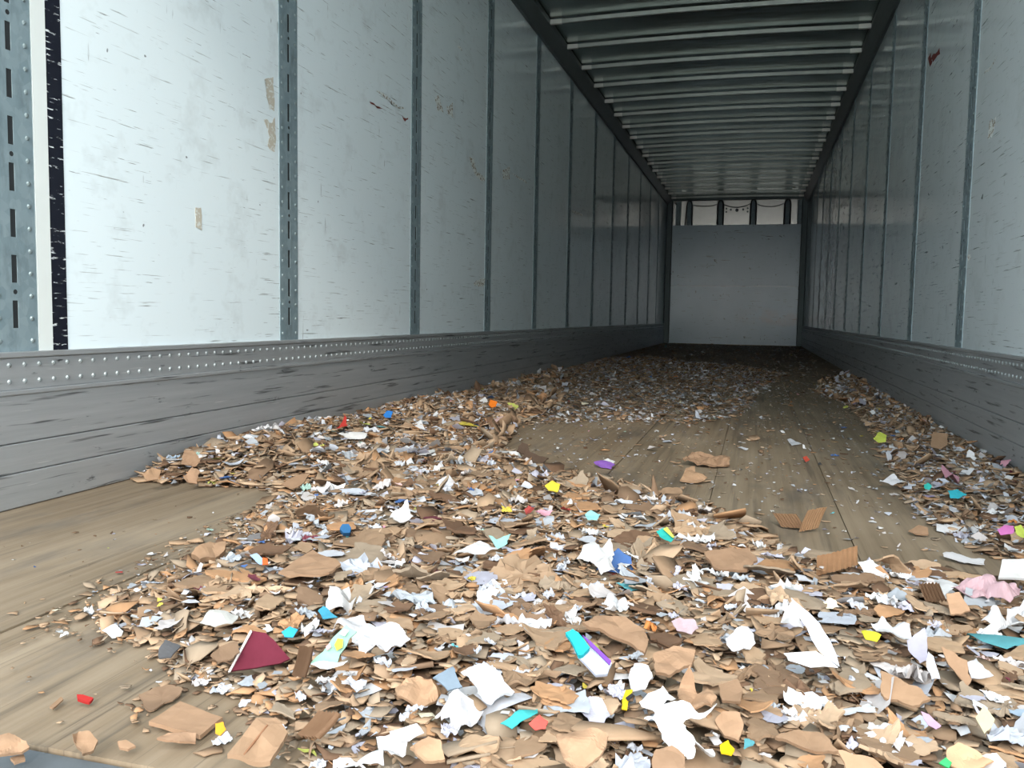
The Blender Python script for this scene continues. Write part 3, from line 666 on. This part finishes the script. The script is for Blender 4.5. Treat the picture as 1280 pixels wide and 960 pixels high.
def poly_floor(pp): return np.array([on_floor(*p)[:2] for p in pp])
def inside(P, poly):
    x, y = P[:, 0], P[:, 1]; res = np.zeros(len(P), bool); n = len(poly); j = n-1
    for i in range(n):
        xi, yi = poly[i]; xj, yj = poly[j]
        c = ((yi > y) != (yj > y)) & (x < (xj-xi)*(y-yi)/(yj-yi+1e-12)+xi); res ^= c; j = i
    return res
def edge_dist(P, poly):
    best = np.full(len(P), 9e9); n = len(poly)
    for i in range(n):
        a = poly[i]; b = poly[(i+1) % n]; e = b-a; t = np.clip(((P-a)@e)/(e@e+1e-12), 0, 1)
        best = np.minimum(best, np.hypot(*(P-a-t[:, None]*e).T))
    return best

PA = np.concatenate([poly_floor([(172, 600), (215, 607), (260, 609), (330, 612), (345, 622), (300, 652), (262, 690), (205, 716), (130, 752), (120, 785), (170, 812), (225, 840), (232, 862), (275, 872), (300, 900), (335, 952)]),
                     np.array([(1.25, -.86), (2.47, -.86), (2.47, .25)]),
                     poly_floor([(1280, 735), (1200, 722), (1100, 716), (1010, 702), (960, 678), (900, 642), (830, 626), (760, 606), (680, 588), (625, 562), (648, 532), (700, 505), (720, 480)]),
                     np.array([(.04, 5.6), (.02, 3.0), (.02, 1.0), (.02, .42)])])
PB = np.concatenate([np.array([(2.47, 6.4), (2.47, .2)]),
                     poly_floor([(1255, 712), (1205, 680), (1160, 655), (1128, 618), (1106, 575), (1085, 535), (1062, 508), (1018, 490), (1030, 474)])])
PC = np.concatenate([np.array([(.04, 5.4), (.04, 8.2), (.5, 9.0)]), poly_floor([(860, 452), (930, 458), (985, 466), (950, 492), (930, 520), (870, 532), (800, 529), (740, 528), (690, 531), (655, 534)])])
PD = np.array([(.04, 5.2), (.04, 14.5), (2.46, 14.5), (2.46, 4.6), (1.3, 4.2)])
PE = np.array([(.3, 1.2), (.3, 5.2), (2.3, 5.2), (2.3, .0), (1.2, .8)])
PL = np.array([(.15, -.85), (.4, .45), (1.0, .3), (1.3, -.86)])
PLs = poly_floor([(20, 790), (90, 745), (200, 690), (300, 640), (345, 640), (300, 720), (280, 820), (300, 960), (150, 900), (200, 850), (90, 800)])

_k = rng.uniform(1.5, 9, (14, 2))*rng.choice([-1, 1], (14, 2)); _p = rng.uniform(0, 6.28, 14)
def wob(P):
    return np.sin(P@_k.T+_p).mean(1)*1.9
def height(P):
    da = np.where(inside(P, PA), edge_dist(P, PA), 0); db = np.where(inside(P, PB), edge_dist(P, PB), 0)
    # the trailer wall holds the pile up: only free edges taper
    wall = np.minimum(P[:, 0], W-P[:, 0])
    n = wob(P)
    ha = np.clip(da/.16, 0, 1)**.8*(.038+.017*n)
    left = inside(P, PA)*np.exp(-(P[:, 0]/.42)**2)*np.clip((P[:, 1]-.22)/.35, 0, 1)*np.clip((4.2-P[:, 1])/2.2, 0, 1)
    ha = ha+left*(.045+.012*n)
    hb = np.clip(db/.2, 0, 1)*(.032+.014*n)
    fade = np.where(P[:, 1] > 2.5, .7, 1.0)
    return np.maximum(np.maximum(ha*fade, hb), 0.0)

def samples(poly, dens):
    lo, hi = poly.min(0), poly.max(0); n = int(np.prod(hi-lo)*dens)
    P = rng.uniform(lo, hi, (n, 2)); return P[inside(P, poly)]
class Bag:
    def __init__(s): s.P, s.s, s.u, s.k, s.z = [], [], [], [], []
    def add(s, P, size, u, kinds, zone):
        s.P.append(P); s.s.append(size); s.u.append(u); s.k.append(kinds); s.z += [zone]*len(P)
def lognorm(n, med, sig, lo, hi): return np.clip(med*np.exp(rng.normal(0, sig, n)), lo, hi)
def kinds(n, pc, pw): return rng.choice(3, n, p=[pc, pw, 1-pc-pw])   # 0 card 1 white 2 coloured
bag = Bag()
def fill(poly, dens, med, sig, lo, hi, pc, pw, zone, flat=False, thin=None):
    P = samples(poly, dens)
    if thin is not None: P = P[rng.random(len(P)) < thin(P)]
    n = len(P); bag.add(P, lognorm(n, med, sig, lo, hi), rng.random(n)**.6 if not flat else np.ones(n), kinds(n, pc, pw), zone)
near = lambda P: np.where(P[:, 1] < 2.6, 1.0, .75)
fill(PA, 7200, .035, .5, .012, .098, .805, .185, 'A', thin=near)
fill(PA, 5000, .015, .4, .006, .028, .76, .228, 'a')
fill(PB, 3600, .031, .42, .012, .08, .69, .297, 'B')
fill(PB, 2400, .015, .4, .006, .028, .64, .348, 'b')
fill(PC, 800, .029, .40, .012, .065, .56, .42, 'C', flat=True)
fill(PC, 900, .016, .35, .006, .028, .50, .48, 'c', flat=True)
fill(PD, 40, .034, .4, .012, .07, .56, .42, 'D', flat=True)
fill(PD, 120, .014, .4, .005, .028, .68, .31, 'd', flat=True)
fill(PE, 480, .012, .45, .005, .03, .48, .50, 'e', flat=True)
fill(PE, 16, .030, .3, .02, .055, .64, .33, 'E', flat=True)
fill(PL, 240, .008, .45, .004, .02, .86, .13, 'l', flat=True)
fill(PLs, 2200, .008, .4, .004, .016, .85, .14, 'l', flat=True)
fill(PLs, 1300, .017, .45, .007, .05, .83, .15, 'L', flat=True)
P = np.concatenate(bag.P); S = np.concatenate(bag.s); U = np.concatenate(bag.u); K = np.concatenate(bag.k); Z = np.array(bag.z)
edge_left = poly_floor([(345, 622), (300, 652), (262, 690), (205, 716), (130, 752), (120, 785), (170, 812), (225, 840), (232, 862), (275, 872), (300, 900), (335, 952)])
dl = np.full(len(P), 9.)
for a, b in zip(edge_left[:-1], edge_left[1:]):
    e = b-a; tt = np.clip(((P-a)@e)/(e@e), 0, 1); dl = np.minimum(dl, np.hypot(*(P-a-tt[:, None]*e).T))
isA = np.isin(Z, ['A']); S[isA] *= np.clip(.5+dl[isA]/.35, .5, 1)
S[K == 1] *= .96
P[:, 0] = np.clip(P[:, 0], .02+S*.5, W-.02-S*.5)
ok = P[:, 1] > Y_SILL+.04
# keep crumbs off pieces already covered by the dense pile
inpile = inside(P, PA) | inside(P, PB)
ok &= ~(inpile & np.isin(Z, list('CcDdeElL')))
P, S, U, K, Z = P[ok], S[ok], U[ok], K[ok], Z[ok]
N = len(P); HH = height(P)
px, py, depth = project(np.concatenate([P, HH[:, None]], 1))
# the scraps on top give way to the pieces that lie over them
PXY = np.stack([px, py], 1); drop = np.zeros(N, bool); lowtilt = np.zeros(N, bool)
for nm_, oc in OUTLINES:
    c_ = oc.mean(0); r_ = S*FPX/depth*.5
    drop |= inside(PXY, c_+(oc-c_)*1.12) & (U > .5)
    near_ = (np.hypot(*(PXY-c_).T) < np.hypot(*(oc-c_).T).max()+r_+4)
    de = np.where(near_, 0, 9e9); de[near_] = edge_dist(PXY[near_], oc)
    drop |= (de < r_*.55) & (U > .8) & (PXY[:, 1] > c_[1]-3) & (r_ > 6)
    lowtilt |= (de < r_+5)
keep = ~drop
P, S, U, K, Z, HH, px, py, depth, lowtilt = [a[keep] for a in (P, S, U, K, Z, HH, px, py, depth, lowtilt)]; N = len(P)
yaw = rng.uniform(0, 2*math.pi, N)
tilt = np.abs(rng.normal(0, math.radians(13), N)); steep = rng.random(N) < .15
tilt[steep] = np.radians(rng.uniform(25, 65, steep.sum()))
flatz = np.isin(Z, list('CcDdeElL')); tilt[flatz] *= .4; tilt[lowtilt] *= .35
tax = rng.uniform(0, 2*math.pi, N)
def rot_for(i):
    return Matrix.Rotation(tilt[i], 3, Vector((math.cos(tax[i]), math.sin(tax[i]), 0)))@Matrix.Rotation(yaw[i], 3, 'Z')
def rots(idx):
    c, s = np.cos(yaw[idx]), np.sin(yaw[idx]); z = np.zeros(len(idx)); o = np.ones(len(idx))
    Rz = np.stack([np.stack([c, -s, z], 1), np.stack([s, c, z], 1), np.stack([z, z, o], 1)], 1)
    ax, ay = np.cos(tax[idx]), np.sin(tax[idx]); ct, st = np.cos(tilt[idx]), np.sin(tilt[idx]); v = 1-ct
    Rt = np.stack([np.stack([ct+ax*ax*v, ax*ay*v, ay*st], 1), np.stack([ax*ay*v, ct+ay*ay*v, -ax*st], 1), np.stack([-ay*st, ax*st, ct], 1)], 1)
    return Rt@Rz
tone_i = rng.integers(0, 999, N); jit = rng.uniform(.88, 1.06, N)
def colour(i):
    pal = CARD if K[i] == 0 else WHITE if K[i] == 1 else None
    c = pal[tone_i[i] % len(pal)] if pal else COLR[tone_i[i] % len(COLR)][1]
    return [min(1, x*jit[i]) for x in srgb(*c)[:3]]
LIN = {0: np.array([srgb(*c)[:3] for c in CARD]), 1: np.array([srgb(*c)[:3] for c in WHITE]), 2: np.array([srgb(*c[1])[:3] for c in COLR])}

# which scraps are individuals: the 300 of each kind that show largest, on top of the pile
vis = (px > -30) & (px < 1310) & (py < 985) & (depth > .3) & (U > .80)
pix = S*FPX/depth*np.where(vis, 1, 0)
indiv = np.zeros(N, bool)
for k, cnt in ((0, 300), (1, 300), (2, 300)):
    idx = np.where((K == k) & vis & (pix > 7))[0]; idx = idx[np.argsort(-pix[idx])][:cnt]; indiv[idx] = True

tr = np.random.default_rng(21)
KN = {0: ['flat', 'flat', 'curl', 'curl', 'fold', 'layer', 'crumple'], 1: ['flat', 'crumple', 'crumple', 'curl', 'fold'], 2: ['flat', 'curl', 'fold', 'crumple']}
def tmpl_set(k, count, detail):
    out = []
    for i in range(count):
        kd = KN[k][i % len(KN[k])]; out.append((kd, *template(kd, tr, 'card' if k == 0 else 'paper', detail)))
    return out
T_STUFF = {k: tmpl_set(k, 28, False) for k in (0, 1, 2)}
T_IND = {k: tmpl_set(k, 42, True) for k in (0, 1, 2)}

def stuff_mesh(name, k, label, cat):
    sel = np.where((K == k) & ~indiv)[0]; tid = rng.integers(0, len(T_STUFF[k]), len(sel))
    Vs, Ts, Cs, off = [], [], [], 0
    for t, (kd, V, T) in enumerate(T_STUFF[k]):
        idx = sel[tid == t]
        if not len(idx): continue
        R = rots(idx)
        X = np.einsum('nij,vj->nvi', R, V)*S[idx, None, None]
        zc = HH[idx]*U[idx]
        zmin = X[:, :, 2].min(1); zoff = np.maximum(zc, .0025-zmin)
        X[:, :, 0] += P[idx, 0, None]; X[:, :, 1] += P[idx, 1, None]; X[:, :, 2] += zoff[:, None]
        X[:, :, 0] = np.clip(X[:, :, 0], .02, W-.02)
        nv = len(V); Vs.append(X.reshape(-1, 3)); Ts.append((T[None]+(np.arange(len(idx))*nv)[:, None, None]+off).reshape(-1, 3)); off += nv*len(idx)
        c = LIN[k][tone_i[idx] % len(LIN[k])]*jit[idx, None]; Cs.append(np.repeat(c, nv, 0))
    V = np.concatenate(Vs).astype(np.float32); T = np.concatenate(Ts).astype(np.int32); C = np.concatenate(Cs).astype(np.float32)
    me = bpy.data.meshes.new(name); me.vertices.add(len(V)); me.vertices.foreach_set('co', V.ravel())
    me.loops.add(T.size); me.loops.foreach_set('vertex_index', T.ravel())
    me.polygons.add(len(T)); me.polygons.foreach_set('loop_start', np.arange(0, T.size, 3, dtype=np.int32))
    me.update(calc_edges=True)
    at = me.color_attributes.new('tint', 'FLOAT_COLOR', 'POINT')
    at.data.foreach_set('color', np.concatenate([np.clip(C, 0, 1), np.ones((len(C), 1), np.float32)], 1).ravel())
    me.materials.append(M_ATTR)
    o = link(bpy.data.objects.new(name, me)); tag(o, label, cat, kind='stuff')
    print('stuff', name, len(sel), 'scraps', len(T), 'tris')
    return o
stuff_mesh('cardboard_litter', 0, 'countless small torn brown cardboard scraps spread over the floor', 'cardboard litter')
stuff_mesh('paper_litter', 1, 'countless small torn white paper scraps mixed into the cardboard', 'paper litter')
stuff_mesh('coloured_litter', 2, 'tiny bright coloured paper bits scattered through the whole pile', 'paper litter')

IND_ME = {}
for k in (0, 1, 2):
    for t, (kd, V, T) in enumerate(T_IND[k]):
        me = bpy.data.meshes.new(('cardboard_scrap', 'white_paper_scrap', 'coloured_scrap')[k]); me.from_pydata(V.tolist(), [], T.tolist()); me.update()
        me.polygons.foreach_set('use_smooth', np.ones(len(me.polygons), bool)); me.set_sharp_from_angle(angle=.55); me.materials.append(M_OBJ); IND_ME[(k, t)] = (me, kd, V)
def zone_words(p, z):
    if z in 'Bb': return 'in the strip along the right wall' if p[1] < 2.2 else 'far down the strip along the right wall'
    if z in 'CcDd': return 'on the dim floor far back'
    if z in 'eE': return 'on the swept floor in the middle'
    if z in 'Ll': return 'on the thin left fringe of the pile'
    if p[0] < .6 and p[1] > .3: return 'in the heap against the left wall'
    if p[1] < -.35: return ('in the foreground pile near the rear sill' if p[0] < 1.75 else 'in the foreground pile at the right')
    if p[1] < .35: return 'in the middle of the near pile' if p[0] < 1.5 else 'in the near pile beside the right wall'
    return 'at the back of the near pile'
SHAPE = {0: {'flat': 'flat', 'curl': 'curled', 'fold': 'bent', 'layer': 'layered', 'crumple': 'crumpled'},
         1: {'flat': 'flat', 'crumple': 'crumpled', 'curl': 'curled', 'fold': 'folded'}, 2: {'flat': 'flat', 'curl': 'curled', 'fold': 'folded', 'crumple': 'crumpled'}}
OC = np.array([o_[1].mean(0) for o_ in OUTLINES])
CT = ['tan', 'pale tan', 'tan', 'brown', 'greyish tan', 'orange-tan', 'brown', 'pale tan', 'greyish tan', 'dark brown']
IND = []
for i in np.where(indiv)[0]:
    k = int(K[i]); t = int(tr.integers(0, len(T_IND[k]))); me, kd, V = IND_ME[(k, t)]
    nm = ('cardboard_scrap', 'white_paper_scrap', 'coloured_scrap')[k]
    o = bpy.data.objects.new(nm, me); COL.objects.link(o)
    R = np.array(rot_for(i)); zmin = (V@R.T)[:, 2].min()*S[i]
    zc = max(HH[i]*U[i]+.006, .0025-zmin)
    M = Matrix(R.tolist()).to_4x4(); M.translation = (P[i, 0], P[i, 1], zc); o.matrix_world = M@Matrix.Scale(S[i], 4)
    c = colour(i); o.color = (*c, 1)
    zw = zone_words(P[i], Z[i]); sh = SHAPE[k][kd]
    dd = OC-np.array([px[i], py[i]]); dist = np.hypot(*dd.T); q = int(dist.argmin()); sz = 'large' if pix[i] > 62 else 'small' if pix[i] < 26 else ''
    grp_z = zw
    if dist[q] < 130:
        ddx, ddy = dd[q]
        rel = ('left of' if ddx > 0 else 'right of') if abs(ddx) > abs(ddy)*1.2 else ('behind' if ddy > 0 else 'in front of')
        if dist[q] < 45: rel = {'left of': 'just left of', 'right of': 'just right of', 'behind': 'just behind', 'in front of': 'just in front of'}[rel]
        zw = f"{rel} the {OUTLINES[q][0]}"
    sh = (sz+' '+sh).strip()
    if k == 0: lab = f"{sh} {CT[tone_i[i] % 10]} cardboard scrap {zw}"; grp = 'torn cardboard scraps'
    elif k == 1: lab = f"{sh} white paper scrap {zw}"; grp = 'torn white paper scraps'
    else: lab = f"{sh} {COLR[tone_i[i] % len(COLR)][0]} paper scrap {zw}"; grp = 'torn coloured paper scraps'
    tag(o, lab, ('cardboard scrap', 'paper scrap', 'paper scrap')[k], grp); IND.append((px[i], o))
from collections import defaultdict
by = defaultdict(list)
for o in IND: by[o[1]['label']].append(o)
WORD = ['zero', 'one', 'two', 'three', 'four', 'five', 'six', 'seven', 'eight', 'nine', 'ten', 'eleven', 'twelve']
ORD = ['leftmost', 'second from left', 'third from left', 'fourth from left', 'fifth from left', 'sixth from left', 'seventh from left', 'eighth from left', 'ninth from left', 'tenth from left']
for lab, lst in by.items():
    n_ = len(lst)
    if n_ < 2: continue
    lst.sort(key=lambda q: q[0])
    for r_, (x_, o) in enumerate(lst):
        tail = ('left' if r_ == 0 else 'right')+' one of two' if n_ == 2 else (ORD[r_] if r_ < 10 else f'{r_+1}th from left')+f' of {WORD[n_] if n_ < 13 else n_}'
        full = f'{lab}, {tail}'
        if len(full.split()) > 16: full = full.replace('large ', '').replace('small ', '').replace('just ', '')
        if len(full.split()) > 16: full = full.replace(' scrap', '')
        o['label'] = full
print('individual scraps', int(indiv.sum()))

# ================================================================== SINGLE PIECES THAT STAND OUT
def sheet(name, outline, h, tilt_deg=0, anchor=None, th=.003, bump=.004, mat=None, col=None, parent=None, seed=0, cuts=2, side=0.0, over=0.0, jag=1.0):
    """a torn sheet with its outline on a plane at height h above the floor, tipped up towards the door"""
    a = anchor or tuple(np.mean(np.array(outline), 0)); p0 = on_floor(a[0], a[1], h)
    hp_ = float(height(p0[None, :2])[0])
    p0 = on_floor(a[0], a[1], (max(h*.5, hp_+.018) if hp_ > .015 else h)+over)
    hd = CAM-p0; hd[2] = 0; hd /= np.linalg.norm(hd); t = math.radians(tilt_deg)
    sidev = np.cross(np.array([0, 0, 1.0]), hd)
    n = math.cos(t)*np.array([0, 0, 1.0])+math.sin(t)*(hd*math.cos(side)+sidev*math.sin(side))
    pts = [on_plane(x, y, p0, n) for x, y in outline]
    c = np.mean(pts, 0); c[2] = min(q[2] for q in pts)
    bm = bmesh.new(); vv = [bm.verts.new(Vector(q-c)) for q in pts]; f = bm.faces.new(vv)
    if f.normal.dot(Vector(n)) < 0: f.normal_flip()
    f.normal_update()
    if f.normal.dot(Vector(n)) < 0: bmesh.ops.reverse_faces(bm, faces=[f])
    tri = bmesh.ops.triangulate(bm, faces=[f])
    if cuts: bmesh.ops.subdivide_edges(bm, edges=bm.edges[:], cuts=cuts, use_grid_fill=True)
    bmesh.ops.recalc_face_normals(bm, faces=bm.faces)
    if sum((fc.normal.dot(Vector(n)) for fc in bm.faces)) < 0: bmesh.ops.reverse_faces(bm, faces=bm.faces)
    nv = Vector(n)
    jag *= min(1.0, max((Vector(q-c).length for q in pts))/.05)
    for v in bm.verts:
        q = (v.co+Vector((seed*3.1, seed*1.7, 0)))
        d1 = abs(mnoise.noise(q*26))*2-.5; d2 = mnoise.noise(q*60)
        v.co += nv*((d1+.45*d2)*bump*(1.5 if bump > .007 else 1))
        if v.is_boundary and cuts:
            e = Vector((mnoise.noise(q*170), mnoise.noise(q*170+Vector((9, 9, 9))), 0))*.0035+Vector((mnoise.noise(q*60+Vector((3, 3, 3))), mnoise.noise(q*60+Vector((5, 7, 9))), 0))*.004
            v.co += (e-nv*e.dot(nv))*jag
    bmesh.ops.solidify(bm, geom=bm.faces[:], thickness=th)
    me = bpy.data.meshes.new(name); bm.to_mesh(me); bm.free(); me.materials.append(mat or M_OBJ)
    o = link(bpy.data.objects.new(name, me)); o.location = Vector(c)
    lo = min(v.co.z for v in me.vertices)+c[2]
    if lo < .003: o.location.z += .003-lo
    if parent is not None:
        o.parent = parent; o.location = o.location-parent.location
    if col: o.color = srgb(*col)
    return o
for q, (nm, lab, cat, out, h, tl, th, bp, col) in enumerate(HS_LIST):
    o = sheet(nm, out, h, tl, th=th, bump=bp, col=col, seed=q+1, cuts=5 if bp > .005 else 3, jag=.25 if nm in ('maroon_board', 'cardboard_square', 'cardboard_flap', 'blue_bottle_cap', 'white_box_board', 'white_square_sheet') else 1.0)
    tag(o, lab, cat)
    if nm == 'maroon_board':
        sheet('white_edge', [(285, 840), (313, 787.5), (315, 789), (288, 839)], h, tl, anchor=tuple(np.mean(np.array(out), 0)), over=.002, th=.005, bump=0, col=(240, 232, 226), parent=o, cuts=0)
    if nm == 'cardboard_flap':
        a = tuple(np.mean(np.array(out), 0))
        sheet('crease_line', [(302, 945), (334, 905), (335, 906), (303.5, 946)], h, tl, anchor=a, over=.0012, th=.002, bump=0, col=(140, 100, 74), parent=o, cuts=0)
    if nm == 'teal_card':
        sheet('lime_edge', [(829, 661), (834, 659), (843, 671), (841, 672)], h, tl, over=.006, th=.001, bump=0, col=(206, 224, 90), parent=o, cuts=0)
    if nm == 'yellow_black_tag':
        sheet('black_band', [(782, 872), (790, 866), (792, 869), (785, 876)], h, tl+4, over=.006, th=.002, bump=0, col=(40, 40, 42), parent=o, cuts=0)

# big white torn paper, several lobes of one crumpled sheet
bw_ = sheet('torn_white_paper', BIG_WHITE,
            .05, 26, over=.012, th=.0012, bump=.014, col=(219, 220, 221), seed=77, cuts=5)
tag(bw_, 'biggest bright white torn paper in the centre foreground', 'paper')
# white card folded in two: one half lies, the other stands
fc = bpy.data.objects.new('folded_white_card', None); link(fc); fc.location = Vector(on_floor(1022, 818, .07)); fc.empty_display_size = .05
tag(fc, 'white card folded in two, one half standing up in the right foreground', 'card')
sheet('lying_half', [(980, 816), (1022, 813), (1047, 833), (1014, 832), (984, 824)], .05, 16, over=.012, th=.0015, bump=.001, col=(216, 217, 223), parent=fc, cuts=1)
sheet('standing_half', [(988, 747), (998, 756), (1024, 779), (1038, 800), (1047, 833), (1022, 813), (1006, 784)], .05, 66, over=.012, anchor=(1034, 824), th=.0015, bump=.001, col=(199, 203, 212), parent=fc, cuts=1, side=-.5)  # same white card, tinted greyer: the upright half's shade is in its colour
# packet with teal top and purple edge
pk = bpy.data.objects.new('teal_topped_packet', None); link(pk); pk.location = Vector(on_floor(735, 815, .06)); pk.empty_display_size = .05
tag(pk, 'pale blue packet with teal top and purple edge in the centre foreground', 'packet')
ak = (735, 814)
sheet('packet_body', [(722, 819), (738, 806), (764, 828), (759, 843), (746, 842)], .05, 38, over=.012, anchor=ak, th=.006, bump=.002, col=(192, 199, 217), parent=pk, cuts=1)
sheet('teal_top', [(708, 790), (716, 785), (724, 790), (737, 809), (732, 816), (724, 818), (717, 806)], .05, 38, over=.016, anchor=ak, th=.008, bump=.003, col=(36, 169, 180), parent=pk, cuts=1)
sheet('purple_edge', [(728, 793), (738, 801), (764, 826), (762, 831), (738, 807)], .05, 38, over=.017, anchor=ak, th=.002, bump=.001, col=(108, 66, 153), parent=pk, cuts=0)
# mint card with printed blobs
mc = bpy.data.objects.new('mint_printed_card', None); link(mc); mc.location = Vector(on_floor(418, 815, .05)); mc.empty_display_size = .05
tag(mc, 'pale mint printed card with yellow and pink spots, right of maroon board', 'card')
am = (418, 812)
sheet('card_sheet', [(390, 829), (404, 813), (430, 781), (445, 787), (434, 806), (420, 829), (404, 834)], .05, 30, over=.02, anchor=am, th=.0015, bump=.001, col=(142, 180, 164), parent=mc, cuts=1)
sheet('yellow_spot', [(418, 806), (422, 798), (429, 799), (428, 809), (421, 813)], .05, 30, over=.0225, anchor=am, th=.0006, bump=0, col=(221, 199, 72), parent=mc, cuts=0)
sheet('pink_spot', [(407, 808), (412, 804), (414, 809), (409, 813)], .05, 30, over=.0225, anchor=am, th=.0006, bump=0, col=(208, 153, 154), parent=mc, cuts=0)
sheet('white_print', [(424, 792), (430, 786), (436, 788), (431, 795)], .05, 30, over=.0225, anchor=am, th=.0006, bump=0, col=(223, 225, 225), parent=mc, cuts=0)
sheet('white_border', [(390, 830), (404, 826), (422, 829), (436, 826), (420, 835), (400, 835)], .05, 30, over=.024, anchor=am, th=.0008, bump=.002, col=(221, 223, 223), parent=mc, cuts=1)

# corrugated pieces with open flutes
def corrugated(name, label, p0, ux, uy, w, l, waves, amp, col, group=None):
    """a single-face corrugated flap: ux, uy span the flap, waves run along ux"""
    ux, uy = Vector(ux).normalized(), Vector(uy).normalized(); n = ux.cross(uy).normalized()
    bm = bmesh.new(); NU = waves*4; NV = 4; grid = []
    for i in range(NU+1):
        row = []
        for j in range(NV+1):
            u = i/NU; v = j/NV
            bend = .18*l*(v-.3)**2+.1*w*(u-.5)**2
            edge = (mnoise.noise(Vector((i*.9, j*3.1, w*90)))*.06*l) if j in (0, NV) else 0
            row.append(bm.verts.new(ux*(u-.5)*w+uy*(v*l+edge)+n*(amp*math.sin(u*waves*2*math.pi)+bend)))
        grid.append(row)
    for i in range(NU):
        for j in range(NV): bm.faces.new((grid[i][j], grid[i+1][j], grid[i+1][j+1], grid[i][j+1]))
    bmesh.ops.solidify(bm, geom=bm.faces[:], thickness=.0015)
    me = bpy.data.meshes.new(name); bm.to_mesh(me); bm.free(); me.materials.append(M_OBJ)
    for p in me.polygons: p.use_smooth = False
    o = link(bpy.data.objects.new(name, me)); o.location = Vector(p0); o.color = srgb(*col)
    lo = min(v.co.z for v in me.vertices)+o.location.z
    if lo < .003: o.location.z += .003-lo
    tag(o, label, 'cardboard'); return o
corrugated('corrugated_flap', 'tan corrugated flap standing up on the swept floor edge', on_floor(1010, 664, .004), (.85, .45, .15), (.3, .25, .9), .048, .052, 8, .0011, (179, 144, 110))
corrugated('corrugated_flap', 'bent corrugated piece leaning left of the standing corrugated flap', on_floor(992, 660, .006), (.9, -.35, .1), (-.35, .5, .45), .055, .04, 8, .0010, (159, 126, 97))
corrugated('corrugated_flap', 'bright corrugated fold at the back right of the near pile', on_floor(1046, 714, .03), (.95, .25, .3), (.05, .6, .35), .075, .045, 8, .0010, (178, 139, 104))
corrugated('corrugated_flap', 'small corrugated fan in the pile left of the tan rectangle', on_floor(1170, 752, .045), (.9, .1, .1), (-.2, .5, .5), .03, .03, 6, .003, (151, 120, 94))
corrugated('corrugated_flap', 'fluted cardboard fan behind the creased flap at bottom left', on_floor(386, 922, .05), (.8, -.3, .2), (.35, .5, .4), .032, .03, 6, .003, (154, 122, 95))
corrugated('corrugated_flap', 'fluted brown fan beside the maroon board', on_floor(374, 846, .05), (.7, -.2, .1), (.1, .3, .7), .02, .034, 4, .0032, (132, 104, 82))
